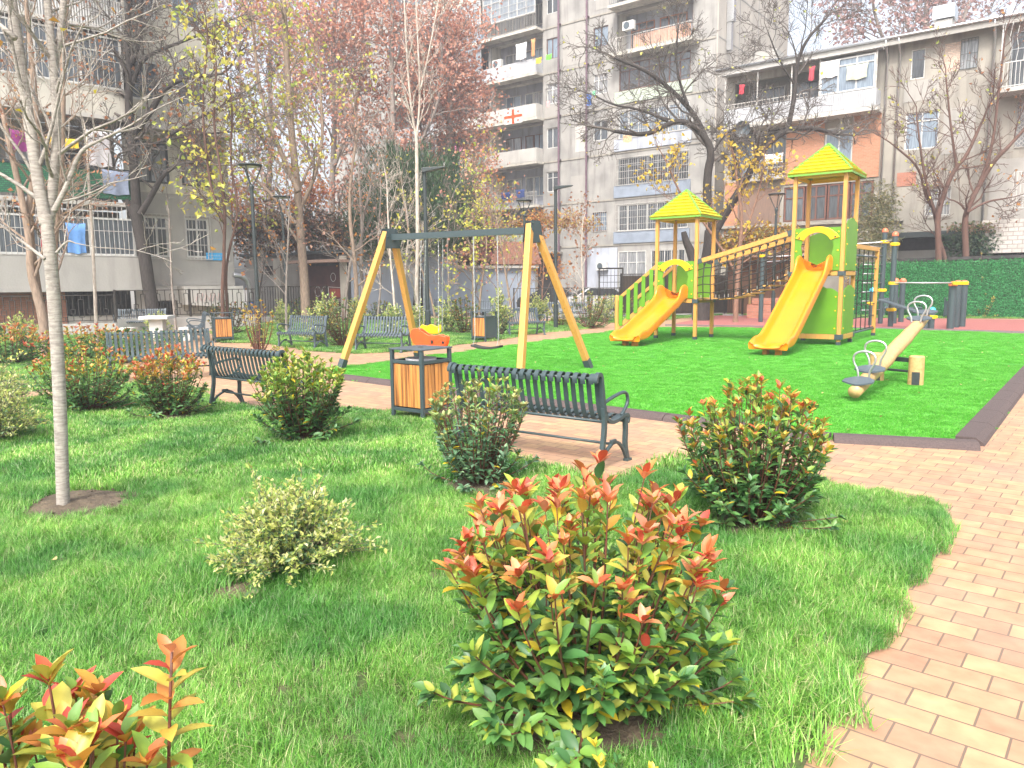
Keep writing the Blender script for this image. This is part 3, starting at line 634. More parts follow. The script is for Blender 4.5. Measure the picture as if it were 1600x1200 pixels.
# bridge
a0,a1=FR,bigFL; c0,c1=BR,bigBL
for P,Q in((a0,a1),(c0,c1)):
    b=MB(); p0=P+Z*2.22+U*-.02; p1=Q+Z*2.93; b.beam(p0,p1,.06,.12); sub(b,'bridge_handrail',MT['pine'],bev=.006)
    b=MB(); d=(p1-p0).normalized(); b.beam(p0,p0+d*.16,.075,.13); b.beam(p1-d*.16,p1,.075,.13); sub(b,'bracket',MT['metal'])
    b=MB(); n=12
    def rail(f): return p0.lerp(p1,f)
    def deck(f): 
        v=P.lerp(Q,f); return v+Z*(ZS-.05+(ZB-ZS)*f-.24*math.sin(math.pi*f))
    for k in range(1,n):
        f=k/n; b.tube([rail(f)-Z*.08,rail(f).lerp(deck(f),.5)+U*.03,deck(f)],.016,5); c=rail(f)-Z*.12; b.lathe([(.001,-.06),(.03,-.03),(.035,.02),(.001,.05)],8,tuple(c))
    for g in(.22,.42,.62,.82,.98): b.tube([rail(f/12).lerp(deck(f/12),g)+Z*(.02*math.sin(f*2)) for f in range(13)],.015,5)
    sub(b,'rope_net',MT['rope'],smooth=True)
b=MB(); n=10; Q0,Q1=a0,a1
for k in range(n):
    f=(k+.5)/n; z=ZS-.03+(ZB-ZS)*f-.24*math.sin(math.pi*f); P=a0.lerp(a1,f)+Z*z; Q=c0.lerp(c1,f)+Z*z
    b.beam(P,Q,.20,.04)
sub(b,'bridge_plank',MT['pine'],bev=.005)
b=MB()
for s in (0.05,.95):
    for k in range(n): f=(k+.5)/n; P=a0.lerp(a1,f).lerp(c0.lerp(c1,f),s); b.tube([P+Z*(ZS+.0+(ZB-ZS)*f-.24*math.sin(math.pi*f)),P+Z*(ZS+.09+(ZB-ZS)*f-.24*math.sin(math.pi*f))],.014,6)
sub(b,'rope_clamp',MT['galv'])
# climbing net frame to the right of the tall tower
e=bigBR-N*2.85; 
b=MB(); b.beam(e+Z*.1,e+Z*2.6,.1,.1,up=U); o=sub(b,'post',MT['pine'],bev=.008); b=MB(); b.beam(e,e+Z*.11,.11,.11,up=U); sub(b,'post_shoe',MT['metal'],o)
b=MB(); b.beam(bigBR+Z*2.56,e+Z*2.56-N*.05,.08,.12); sub(b,'frame_beam',MT['pine'],bev=.006)
b=MB()
for k in range(7):
    z=.30+k*.34; b.tube([bigBR+Z*z,e+Z*z],.013,6)
for f in(.2,.4,.6,.8): b.tube([bigBR.lerp(e,f)+Z*.28,bigBR.lerp(e,f)+Z*2.5],.014,6)
sub(b,'climbing_net',MT['rope'])
b=MB(); b.tube([bigBR+Z*.25,e+Z*.25],.03,8); b.tube([bigBR+Z*2.33,e+Z*2.33],.025,8); sub(b,'frame_bar',MT['metal_l'],smooth=True)

# ---------------------------------------------------------------- seesaw
P0=Vector((4.63,10.05,.16)); P1=Vector((7.55,13.75,.98)); C=P0.lerp(P1,.5); sw2=thing('seesaw','log seesaw with round post supports and grey loop handles on the turf','seesaw',(C.x,C.y,0))
d=(P1-P0).normalized(); side=Vector((d.y,-d.x,0)).normalized()
def lw(b,name,m,par=sw2,smooth=False,bev=0):
    o=b.build(name,m,par,smooth=smooth)
    if par is sw2: o.location=(-sw2.location[0],-sw2.location[1],0)
    if bev: bevel(o,bev)
    return o
pts=[P0.lerp(P1,f/14) for f in range(15)]; b=MB(); b.tube([p+side*RNG.normal(0,.006) for p in pts],[.088+.025*math.sin(math.pi*f/14)+RNG.normal(0,.002) for f in range(15)],18)
lg=lw(b,'log_beam',MT['log'],smooth=True)
for f in (.045,.175,.87,.985):
    p=P0.lerp(P1,f)+Z*.115; s=1 if f<.5 else -1; dd=d*s
    b=MB(); o_=[(-.02,-.19),(.10,-.20),(.2,-.09),(.24,0),(.2,.09),(.10,.20),(-.02,.19),(-.12,.1),(-.16,0),(-.12,-.1)]
    v=[p-dd*x+side*y for x,y in o_]+[p-dd*x+side*y-Z*.02 for x,y in o_]; k=b.n; n=len(o_); b.add([tuple(q) for q in v],[[i,(i+1)%n,n+(i+1)%n,n+i] for i in range(n)]); b.ng.append((list(range(n)),0)); b.ng.append((list(range(2*n-1,n-1,-1)),0))
    st=lw(b,'seat',MT['metal_l'])
    hp=p+dd*.22; q=smooth_path([(-.07,0),(-.08,.10),(-.15,.22),(-.13,.33),(0,.37),(.13,.33),(.15,.22),(.08,.10),(.07,0)],2)
    b=MB(); b.tube([tuple(hp+side*y+Z*(z-.03)) for y,z in q],.016,8); h=b.build('handle',MT['galv'],st,smooth=True)
for (px,py) in((1430,603),(1369,596)):
    g=G(px,py); b=MB(); b.tube([(g[0],g[1],0),(g[0],g[1],.46),(g[0],g[1],.475)],[.115,.113,.10],20); o=lw(b,'support_post',MT['log'])
    b=MB(); t=Vector((g[0],g[1],0)); vv=(Vector((0,0,0))-t); vv.z=0; vv.normalize(); b.cbox(tuple(t+vv*.113+Z*.13),(.11,.012,.2),math.atan2(vv.y,vv.x)+math.pi/2); lw(b,'ground_plate',MT['dark'])
b=MB(); g1=Vector((*G(1430,603),0)); g2=Vector((*G(1369,596),0)); b.beam(g1+Z*.40,g2+Z*.40,.05,.07); b.tube([g1+Z*.22,g2+Z*.22],.02,8); lw(b,'axle',MT['dark'])

# ---------------------------------------------------------------- outdoor gym
GP='grey gym posts with round caps'
def gpost(x,y,h,capm,r=.06,clamps=(),root=None,bars=()):
    b=MB(); b.tube([(x,y,0),(x,y,h)],r,16); o=b.build('post',MT['metal'],root,smooth=False)
    b=MB(); b.lathe([(r*1.15,h-.02),(r*1.25,h+.03),(r*1.0,h+.09),(r*.5,h+.13),(.001,h+.14)],14,(x,y,0)); b.build('cap',capm,o,smooth=True)
    for z in clamps: b=MB(); b.tube([(x,y,z-.06),(x,y,z+.06)],r*1.35,14); b.box(x-.16,x+.16,y-.05,y+.05,z-.045,z+.045); bevel(b.build('clamp',MT['yellow'],o),.01)
def at(px,py,D): return Vector(A(px,py,D))
q=at(1383,362,29); r_=at(1399,368,27); hb=q.z
g=thing('pull_up_bars','tall grey pull up bar station with salmon caps and yellow clamps behind the climbing frame','gym equipment')
gpost(q.x,q.y,q.z,MT['cap'],.09,(q.z-.38,q.z-2.2),g); gpost(r_.x,r_.y,r_.z,MT['cap'],.09,(r_.z-.3,.62),g)
l2=at(1192,392,31); l1=at(1214,395,30); gpost(l2.x,l2.y,l2.z,MT['cap'],.09,(l2.z-.2,),g); 
b=MB()
for z in (q.z-.38,): b.tube([tuple(at(1340,381,28)),(q.x,q.y,z),(r_.x,r_.y,z-.02)],.025,8)
for k in range(8): z=.55+k*.34; b.tube([(q.x-1.05,q.y-.6,z),(q.x,q.y,z)],.02,6)
b.tube([(l2.x,l2.y,l2.z-.25),(l2.x+1.6,l2.y-.4,l2.z-.2)],.025,8); b.tube([(l2.x,l2.y,l2.z-.45),(l2.x+1.6,l2.y+.9,l2.z-.35)],.025,8)
b.build('bar',MT['galv'],g,smooth=True)
g=thing('parallel_bars','low parallel bars between grey posts with salmon caps by the hedge wall','gym equipment')
c1=[at(1400,440,29),at(1411,440,30)]; c2=[at(1489,446,25.5),at(1497,444,26.2),at(1507,444,26.6)]
for c in c1+c2: gpost(c.x,c.y,c.z,MT['cap'],.115 if c in c2 else .1,(),g)
b=MB(); zz=c2[0].z-.12
b.tube([tuple(at(1392,442,26)),tuple(at(1508,442,25.3))],.026,8); b.build('bar',MT['galv'],g,smooth=True)
b=MB(); k=at(1396,442.5,26); b.box(k.x-.16,k.x+.16,k.y-.05,k.y+.05,k.z-.05,k.z+.05); k=at(1500,442.5,25.3); b.box(k.x-.25,k.x+.25,k.y-.06,k.y+.06,k.z-.05,k.z+.05); bevel(b.build('clamp',MT['yellow'],g),.01)
g=thing('sit_up_bench','slanted grey sit up board on posts with cyan caps behind the seesaw','gym equipment')
a=at(1363,455,28); gpost(a.x,a.y,a.z,MT['blue'],.085,(a.z-.45,),g); a=at(1457,486,25.5); gpost(a.x,a.y,a.z,MT['blue'],.085,(a.z-.2,),g)
b=MB(); b.beam(at(1375,468,27),at(1437,488,25.8),.34,.05); bevel(b.build('board',MT['metal_l'],g),.01); b=MB(); k=at(1447,490,25.6); b.tube([(k.x,k.y,0),tuple(k)],.1,12); b.build('post',MT['metal'],g)

# ---------------------------------------------------------------- lamps, table
def lantern(px,top,D,label,h=None):
    p=at(px,top,D); t=thing('street_lamp',label,'street lamp',(p.x,p.y,0),group='lantern headed park lamps'); H=p.z
    b=MB(); b.tube([(0,0,0),(0,0,1.2),(0,0,1.22),(0,0,H-.62)],[.075,.075,.055,.05],14); b.build('pole',MT['dark'],t,smooth=False)
    b=MB(); b.lathe([(.05,H-.72),(.07,H-.66),(.07,H-.6),(.03,H-.56)],12)
    for k in range(3):
        a=k*2.094+.4; q=smooth_path([(.03,-.60),(.10,-.50),(.20,-.28),(.29,-.08),(.30,-.03)],2); b.tube([(r*math.cos(a),r*math.sin(a),H+z) for r,z in q],.018,6)
    b.build('lamp_arm',MT['dark'],t,smooth=True)
    b=MB(); b.lathe([(.001,H-.075),(.27,H-.07),(.335,H-.05),(.33,H-.02),(.2,H+.0),(.001,H+.015)],24); b.build('lamp_head',MT['dark'],t,smooth=True)
    b=MB(); b.lathe([(.001,H-.095),(.2,H-.09),(.22,H-.078)],20); b.build('lamp_lens',MT['white'],t,smooth=True)
def flatlamp(px,top,D,ax,label):
    p=at(px,top,D); t=thing('street_lamp',label,'street lamp',(p.x,p.y,0),ax,group='flat headed park lamps'); H=p.z
    b=MB(); b.tube([(0,0,0),(0,0,.9),(0,0,.92),(0,0,H)],[.085,.085,.06,.055],14); b.cbox((0,0,.015),(.26,.26,.03)); b.build('pole',MT['dark'],t)
    b=MB(); b.prism([(-.06,H-.12),(.10,H-.08),(.62,H+.03),(.62,H+.055),(.1,H+.03),(-.06,H+.02)],-.13,.13); bevel(b.build('lamp_head',MT['dark'],t),.01)
lantern(391,256,22,'tall lantern lamp beside the corner of the left apartment block')
lantern(440,306,29.7,'lantern lamp half hidden in yellow leaves right of the tallest lantern')
lantern(819,312,32,'lantern lamp just above the right end of the swing crossbar')
lantern(1214,302,30.6,'lantern lamp beside the tall tower behind the rope bridge')
flatlamp(663,264,22,R(0),'flat headed lamp post standing behind the left half of the swing')
flatlamp(868,292,27.6,R(5),'flat headed lamp post standing right of the swing frame')
t=thing('chess_table','white concrete table with square pedestal on the far left lawn','table',(*A(246,500,23.5)[:2],0),R(8))
b=MB(); b.box(-.42,.42,-.42,.42,.68,.78); bevel(b.build('tabletop',MT['white'],t),.01); b=MB(); b.box(-.2,.2,-.2,.2,0,.68); bevel(b.build('pedestal',MT['white'],t),.01)
for i,(dx,l) in enumerate(((-.95,'left'),(.95,'right'))):
    o=thing('concrete_stool','low white concrete stool on the %s side of the white table'%l,'stool',(t.location.x+dx,t.location.y,0)); b=MB(); b.box(-.22,.22,-.22,.22,.34,.42); b.box(-.14,.14,-.14,.14,0,.34); b.build('block',MT['white'],o)
# ================================================================ plants
def nrm(a): return a/(np.linalg.norm(a,axis=-1,keepdims=True)+1e-9)
T_HI=dict(t=np.array([0,.22,.5,.78,1, .22,.5,.78, .22,.5,.78]), s=np.array([0,0,0,0,0, .8,1,.72, -.8,-1,-.72]))
def leaves(b, P, D, Nn, L, Wd, C, hi=True, droop=.25, fold=.22):
    P=np.asarray(P,float); D=nrm(np.asarray(D,float)); n=len(P)
    if n==0: return
    S=nrm(np.cross(D,Nn)); Nn=np.cross(S,D); L=np.broadcast_to(L,(n,)); Wd=np.broadcast_to(Wd,(n,)); C=np.broadcast_to(C,(n,3))
    if hi:
        t,s=T_HI['t'],T_HI['s']
        z=-droop*t**2; v=P[:,None]+D[:,None]*(L[:,None]*t)[...,None]+S[:,None]*(Wd[:,None]*s*.5)[...,None]+Nn[:,None]*((L[:,None]*z)+(Wd[:,None]*np.abs(s)*fold))[...,None]
        i=np.arange(n)[:,None]*11
        q=np.concatenate([i+np.array([[a]]) if 0 else (i+np.array([a])) for a in ([1,5,6,2],[2,6,7,3],[1,2,9,8],[2,3,10,9])])
        tr=np.concatenate([(i+np.array([a])) for a in ([0,5,1],[0,1,8],[3,7,4],[3,4,10])])
        c=np.repeat(C,11,0).reshape(n,11,3).copy(); c[:,:5]*=np.array([1.12]); b.add(v.reshape(-1,3),q,tr,c.reshape(-1,3))
    else:
        v=np.stack([P, P+D*(L*.5)[:,None]+S*(Wd*.5)[:,None]+Nn*(Wd*fold)[:,None], P+D*L[:,None]-Nn*(L*droop)[:,None], P+D*(L*.5)[:,None]-S*(Wd*.5)[:,None]+Nn*(Wd*fold)[:,None]],1)
        i=np.arange(n)[:,None]*4; b.add(v.reshape(-1,3), i+np.array([[0,1,2,3]]), None, np.repeat(C,4,0))
def rdir(n, up=0.): d=RNG.normal(0,1,(n,3)); d[:,2]+=up; return nrm(d)
MT['leaf']=mat('glossy_leaf',(1,1,1),(.88,.9,.85),rough=.42,scale=30,attr=True,trans=.3)
MT['leafd']=mat('dull_leaf',(1,1,1),(.85,.85,.85),rough=.55,scale=10,attr=True,trans=.45)
MT['stem']=mat('red_brown_stem',(.16,.05,.03),(.10,.05,.035),rough=.6,scale=20)
MT['twig']=mat('grey_twig',(.22,.17,.13),(.15,.11,.08),rough=.8,scale=20)
RED=[(.55,.10,.045),(.62,.18,.07),(.50,.075,.05),(.68,.27,.13),(.55,.20,.06),(.60,.24,.14)]; ORA=[(.58,.30,.05),(.52,.36,.06),(.45,.42,.07),(.60,.24,.06),(.50,.42,.08)]
YG=[(.32,.42,.06),(.22,.38,.06),(.40,.44,.08),(.18,.34,.06)]; GR_=[(.075,.20,.05),(.06,.17,.05),(.10,.24,.065),(.13,.26,.11),(.05,.13,.045),(.16,.30,.08)]
BLUEG=[(.14,.26,.15),(.10,.22,.11),(.18,.30,.19),(.08,.18,.08),(.20,.33,.17)]
def pick(p,n): return np.array(p)[RNG.integers(0,len(p),n)]*RNG.uniform(.8,1.2,(n,1))
def photinia(x,y,rad,H,ns,ll,label,tipP=.8,tip=RED,mid=ORA,low=GR_,name='photinia_shrub',hi=True,lps=13,group='red tipped photinia shrubs',soilr=None,z0=0.02,spread=1.,lowbr=5,share=(.88,.70)):
    t=thing(name,label,'shrub',(x,y,z0),group=group); w=MB(); b=MB()
    for k in range(ns):
        a=RNG.uniform(0,6.283); low_s=k%3==0; rr=rad*math.sqrt(RNG.uniform(.0,1))*spread; hh=H*(1-.30*(rr/rad)**2)*RNG.uniform(.86,1.03)
        if low_s: rr=rad*RNG.uniform(.75,1.05); hh=H*RNG.uniform(.22,.75)
        if k<lowbr: rr=rad*RNG.uniform(1.0,1.25); hh=H*RNG.uniform(.06,.2)
        e=np.array([rr*math.cos(a),rr*math.sin(a),hh]); r0=rad*.18*math.sqrt(RNG.random()); b0=np.array([r0*math.cos(a),r0*math.sin(a),0]); c=np.array([rr*.75*math.cos(a),rr*.75*math.sin(a),hh*.45])+RNG.normal(0,.03*H,3)
        tt=np.linspace(0,1,8)[:,None]; p=b0*(1-tt)**2+2*c*tt*(1-tt)+e*tt**2
        w.tube(p,np.linspace(.0075,.0022,8)*(1 if hi else 1.6)*(H/.9),4,cap=False)
        n=lps; s=np.concatenate([RNG.uniform(.22,.95,n),np.full(5,.985),np.full(2,1.)]); m=len(s)
        q=b0*(1-s[:,None])**2+2*c*s[:,None]*(1-s[:,None])+e*s[:,None]**2; tg=nrm(2*(c-b0)*(1-s[:,None])+2*(e-c)*s[:,None])
        an=np.arange(m)*2.4+RNG.uniform(0,6); side=np.stack([np.cos(an),np.sin(an),np.zeros(m)],1); f=np.clip((s-.25)/.75,0,1)[:,None]
        D=nrm(side*(1.1-.55*f)+tg*(.45+.5*f)+RNG.normal(0,.18,(m,3))+np.array([0,0,-.12])*(1-f)); Nn=nrm(np.array([0,0,1.])+tg*.6+RNG.normal(0,.25,(m,3)))
        hz=q[:,2]/H; C=pick(low,m); up_=(RNG.random(m)<np.clip((hz-.3)*1.1,0,.7))&(tipP>.2); C[up_]=(.5*pick(YG,m)+.5*C)[up_]; isr=(s>.97)&(RNG.random(m)<tipP)&(hz>.45); ism=(s>share[1])&(hz>.55)&(RNG.random(m)<tipP); ish=(hz>share[0]-.1)&(RNG.random(m)<tipP*.6)
        C[ism]=pick(mid,m)[ism]; C[ish&~isr]=pick(mid+YG,m)[ish&~isr]; C[isr]=pick(tip,m)[isr]; yy=RNG.random(m)<.035; C[yy]=pick([(.6,.45,.03)],m)[yy]
        sz=ll*RNG.uniform(.7,1.15,m)*np.where(s>.97,.8,1)
        leaves(b,q,D,Nn,sz,sz*RNG.uniform(.36,.5,m),C,hi)
    w.build('stems',MT['stem'],t,smooth=True); b.build('foliage',MT['leaf'],t,smooth=hi)
    if soilr: soil(x,y,soilr)
    return t
CRM=[(.64,.66,.20),(.58,.63,.20),(.68,.68,.28),(.46,.57,.15),(.36,.48,.12),(.72,.72,.40)]; VGR=[(.16,.27,.12),(.22,.33,.17),(.12,.22,.09)]
def variegated(x,y,rad,H,ns,ll,label,soilr=None,name='variegated_shrub',n_=26,z0=.02,yel=.75):
    t=thing(name,label,'shrub',(x,y,z0),group='cream and green variegated shrubs'); w=MB(); b=MB()
    for k in range(ns):
        a=RNG.uniform(0,6.283); el=RNG.uniform(.12,1.45); ln=math.hypot(rad*math.cos(el),H*math.sin(el))*RNG.uniform(.8,1.08)
        if RNG.random()<.06: ln*=1.25
        d=np.array([math.cos(a)*math.cos(el)*rad/max(rad,H),math.sin(a)*math.cos(el)*rad/max(rad,H),math.sin(el)*H/max(rad,H)]); d/=np.linalg.norm(d)
        tt=np.linspace(0,1,6); p=d*(tt*ln)[:,None]+np.array([0,0,1.])*(.10*ln*np.sin(tt*3.14)*(1 if el<.8 else .2))[:,None]+np.cumsum(RNG.normal(0,.012*ln,(6,3)),0)*tt[:,None]
        w.tube(p,np.linspace(.004,.0012,6)*(H/.5),4,cap=False)
        s=RNG.uniform(.12,1.0,n_)**.8; i=np.clip((s*5).astype(int),0,4); fr=(s*5-i)[:,None]; q=p[i]*(1-fr)+p[i+1]*fr+RNG.normal(0,.012,(n_,3))
        D=nrm(rdir(n_,.2)*.9+d*.8); Nn=nrm(rdir(n_,1.2)); C=np.where((RNG.random(n_)<(yel*np.clip(s*1.2-.15,0,1)+.12))[:,None],pick(CRM,n_),pick(VGR,n_))
        sz=ll*RNG.uniform(.7,1.2,n_); leaves(b,q,D,Nn,sz,sz*.5,C,False,droop=.1)
    w.build('stems',MT['twig'],t); b.build('foliage',MT['leafd'],t)
    if soilr: soil(x+RNG.uniform(-.05,.05),y-.05,soilr)
    return t
# near shrubs
photinia(.27,2.74,.52,.95,135,.088,'large red and orange tipped shrub in the centre foreground',tipP=.78,lps=22,soilr=.36,lowbr=10,share=(.84,.64),mid=YG+ORA,low=GR_+YG+[(.12,.26,.07)])
photinia(1.62,4.95,.49,.97,140,.078,'tall green shrub with bronze tips right of the near bench, before the turf kerb',tipP=.55,lps=22,soilr=.36,mid=YG+ORA[:2],tip=ORA+RED[:2],lowbr=6,share=(.9,.8))
photinia(-.28,6.05,.40,.92,95,.070,'bluish green shrub growing in front of the left end of the near bench',tipP=.6,lps=20,low=BLUEG,mid=[(.22,.32,.10),(.28,.36,.12),(.2,.3,.12)],tip=[(.32,.36,.12),(.3,.28,.1)],soilr=.34,share=(.88,.7))
photinia(-2.28,8.0,.50,.96,120,.080,'round yellow green shrub left of the litter bin, before the dark bench',tipP=1.,lps=24,mid=YG,tip=YG+[(.45,.45,.1)],soilr=.38,share=(.62,.35))
photinia(-4.36,9.5,.44,.88,100,.072,'red tipped shrub in front of the long pale bench, right one of the pair',tipP=.75,lps=22,soilr=.35,share=(.75,.6))
photinia(-5.65,9.9,.62,.92,110,.074,'bushy shrub with faint red tips just right of the pale foreground trunk',tipP=.6,lps=22,mid=YG+ORA[:3],soilr=.35,share=(.75,.6))
variegated(-1.28,4.15,.43,.50,230,.036,'low cream and green shrub alone in the middle of the lawn',soilr=.0,n_=46)
soil(-1.50,3.85,.2); soil(-3.36,5.6,.42)
variegated(-5.55,7.9,.55,.70,170,.042,'cream edged shrub cut by the left border, nearest to the pale trunk',n_=30)
variegated(-7.3,10.1,.70,.85,170,.05,'tall pale variegated shrub behind the pale trunk at the left border',n_=28)
variegated(-6.9,9.3,.55,.66,130,.05,'greener variegated shrub low at the left edge of the lawn',n_=28,yel=.35)
# foreground, under the camera at the left
fs_=photinia(-.95,1.30,.28,.925,70,.082,'foreground shrub with red and yellow tips cut off by the bottom left corner',tipP=.75,lps=18,lowbr=0,share=(.95,.45),mid=ORA+YG,tip=RED[:3]+ORA[:3])
def sprig(x,y,z0,top,n,ll,label):
    t=thing('photinia_sprig',label,'plant',(x,y,.02)); w=MB(); b=MB(); H=top; s=np.linspace(0,1,10)
    p=np.stack([.0+.05*s**2,0*s,s*H],1); w.tube(p,np.linspace(.006,.003,10),6)
    z=np.linspace(z0,H,n); an=np.arange(n)*2.4; q=np.stack([.05*(z/H)**2,0*z,z],1); side=np.stack([np.cos(an),np.sin(an),np.zeros(n)],1); f=((z-z0)/(H-z0))[:,None]
    D=nrm(side*(1.2-.5*f)+np.array([0,0,1.])*(.15+.75*f)); C=np.where(f>.86,pick(RED,n),np.where(f>.35,pick(ORA+YG[:1],n),pick(YG+ORA[3:],n))); sz=ll*RNG.uniform(.85,1.15,n)*np.where(f[:,0]>.85,.75,1)
    leaves(b,q,D,nrm(np.array([0,0,1.])+RNG.normal(0,.2,(n,3))),sz,sz*.40,C,True); w.build('stem',MT['stem'],t,smooth=True); b.build('foliage',MT['leaf'],t,smooth=True)
a=A(268,1012,1.42); sprig(a[0]-.05,1.42,.62,a[2]-.03,24,.084,'single upright sprig with red top leaves near the bottom left corner')
photinia(.28,2.15,.16,.16,7,.05,'tiny seedling with yellow leaves at the bottom edge below the big red shrub',tipP=.9,lps=3,lowbr=0,mid=[(.6,.5,.05)],tip=[(.6,.5,.05)],name='seedling',group=None)
# mid and far shrubs
G2='photinia bushes of the far beds'
photinia(-11.0,16.4,1.0,.85,70,.11,'wide red topped bush behind the pale foreground trunk',tipP=.9,hi=False,lps=20,share=(.75,.6),group=G2)
photinia(-9.8,17.4,.9,.80,60,.11,'wide red and yellow bush left of the white table',tipP=.8,hi=False,lps=20,share=(.75,.6),group=G2)
photinia(-8.6,16.6,.85,.75,60,.11,'dark green bush in front of the far left bench',tipP=.15,hi=False,lps=18,group=G2)
photinia(-12.4,17.6,.5,.95,36,.11,'narrow green bush right behind the pale foreground trunk',tipP=.1,hi=False,lps=16,group=G2)
photinia(-7.3,15.9,.5,.42,40,.09,'low orange topped bush behind the long pale bench',tipP=.9,hi=False,lps=16,share=(.4,.4),mid=ORA,group=G2)
photinia(-8.9,18.7,.7,.6,40,.10,'low green bush below the white table',tipP=.0,hi=False,lps=16,group=G2)
variegated(-16.6,22.5,1.0,1.0,70,.09,'bright variegated shrub at the left border below the railing',n_=30)
variegated(-13.6,21.0,.8,.95,50,.08,'variegated shrub behind the red topped hedge',n_=28)
variegated(-12.2,26.0,.55,.8,40,.08,'small variegated shrub behind the side on bench',n_=26)
photinia(-9.9,26.5,.7,1.2,44,.12,'dark bush between the two stemmed trunk and the tall lantern',tipP=.1,hi=False,lps=16,low=[(.07,.13,.05),(.10,.15,.07),(.16,.13,.07)],group=G2)
a=A(405,540,18.2); t=photinia(a[0],18.2,.38,1.35,26,.10,'thin young shrub with yellow leaves beside the tall lantern pole',tipP=1,hi=False,lps=10,mid=[(.6,.45,.08),(.5,.45,.1)],tip=ORA,low=[(.45,.42,.1),(.3,.35,.1)],name='young_shrub',group=None)
for px,py,D,rd,h,k,l in [(497,530,21.5,.55,1.2,'v','variegated shrub between the two short benches left of the swing'),(537,535,20.5,.62,1.3,'d','dark green shrub left of the short bench inside the swing frame'),
    (513,515,24,.45,1.5,'v','tall pale variegated shrub above the left swing leg foot'),(446,505,28,.6,1.1,'v','variegated shrub behind the short bench by the lantern'),(612,512,25,.6,1.0,'v','variegated shrub behind the bench inside the swing frame'),
    (700,512,26,.65,1.2,'v','variegated shrub right of the lamp post behind the swing'),(726,514,25,.55,1.2,'d','green shrub behind the toddler swing seat'),(655,510,25,.4,1.0,'v','small variegated shrub at the foot of the tall white trunk'),
    (783,518,24,.42,1.5,'v','tall variegated shrub between the hanging swing seat and the right swing leg'),(877,503,29,.5,.95,'y','yellow green shrub at the lamp post right of the swing'),(921,508,28,.8,1.35,'d','green shrub with pale top behind the right swing leg'),
    (945,500,32,.9,1.1,'v','rounded variegated shrub behind the stair of the small tower'),(842,500,32,.6,1.2,'v','variegated shrub behind the short bench right of the swing'),(466,492,35,.9,1.1,'d','dark shrub before the chalk drawn wall'),(595,492,36,.7,.9,'d','dark shrub below the pale blue wall'),
    (507,505,30,.7,1.0,'d','dark green shrub behind the left swing leg'),(560,500,32,.5,1.2,'v','pale shrub at the foot of the orange trunk'),(1540,492,33,.7,1.1,'y','thin yellow green plant in front of the hedge wall at the right'),(1320,495,33,.25,2.3,'y','slender yellow leaved sapling behind the climbing net'),(1527,490,33.2,.3,2.7,'y','slender yellow sapling standing before the green hedge wall'),(1010,497,33,.8,1.2,'d','green shrub behind the small tower')]:
    x=A(px,py,D)[0]
    if k=='v': variegated(x,D,rd,h,44,.10,l,n_=26)
    elif k=='d': photinia(x,D,rd,h,42,.12,l,tipP=.12,hi=False,lps=16,low=[(.08,.15,.05),(.12,.2,.07),(.18,.26,.1)],group=G2)
    else: photinia(x,D,rd,h,12 if rd<.4 else 26,.11,l,tipP=1,hi=False,lps=12,mid=[(.5,.45,.1),(.45,.42,.12)],tip=[(.6,.5,.12)],low=[(.35,.36,.1),(.25,.3,.1)],group=G2)

# ---------------------------------------------------------------- trees
def bark(name,c1,c2,rings=False,**k):
    m=mat(name,c1,c2,rough=.85,scale=5,detail=8,bump=.6,bscale=18,stretch=(3,3,14) if rings else (6,6,1.2),**k); return m
BK=dict(pale=bark('smooth_pale_bark',(.44,.405,.36),(.25,.225,.20),True), dark=bark('dark_bark',(.022,.018,.016),(.05,.04,.035)), brown=bark('brown_bark',(.26,.14,.09),(.14,.08,.055)),
  darktwig=bark('dark_twigs',(.14,.12,.105),(.08,.068,.06)), dbrown=bark('dark_brown_bark',(.13,.065,.045),(.08,.045,.035)), white=bark('whitish_bark',(.55,.50,.44),(.34,.28,.23)), grey=bark('grey_bark',(.30,.26,.23),(.18,.15,.13)), tan=bark('tan_bark',(.32,.235,.175),(.19,.14,.105)))
def grow(b,p,d,L,r,lvl,c,tips):
    n=5 if lvl>0 else 4; P=[p]; D=d.copy(); st=L/n; dirs=[]
    for i in range(n):
        D=D+RNG.normal(0,c['wan'],3)+np.array([0,0,c['up']]); D/=np.linalg.norm(D); P.append(P[-1]+D*st); dirs.append(D.copy())
    P=np.array(P); b.tube(P,np.linspace(r,max(r*.35,c['rmin']),n+1),5 if lvl>1 else (4 if lvl==1 else 3),cap=False)
    if lvl==0: tips.append((P[-1],D)); tips.append((P[2],D)); return
    k=c['n'][lvl] if lvl<len(c['n']) else 4
    for j in range(k):
        f=RNG.uniform(.25,1.) ; i=min(int(f*n),n-1); q=P[i]+(P[i+1]-P[i])*(f*n-i)
        s=RNG.normal(0,1,3); s-=dirs[i]*np.dot(s,dirs[i]); s/=np.linalg.norm(s); a=c['ang']*RNG.uniform(.7,1.25); e=dirs[i]*math.cos(a)+s*math.sin(a)
        grow(b,q,e,L*c['ratio']*RNG.uniform(.6,1.15)*(1.15-.5*f),max(r*.5*(1-.4*f),c['rmin']),lvl-1,c,tips)
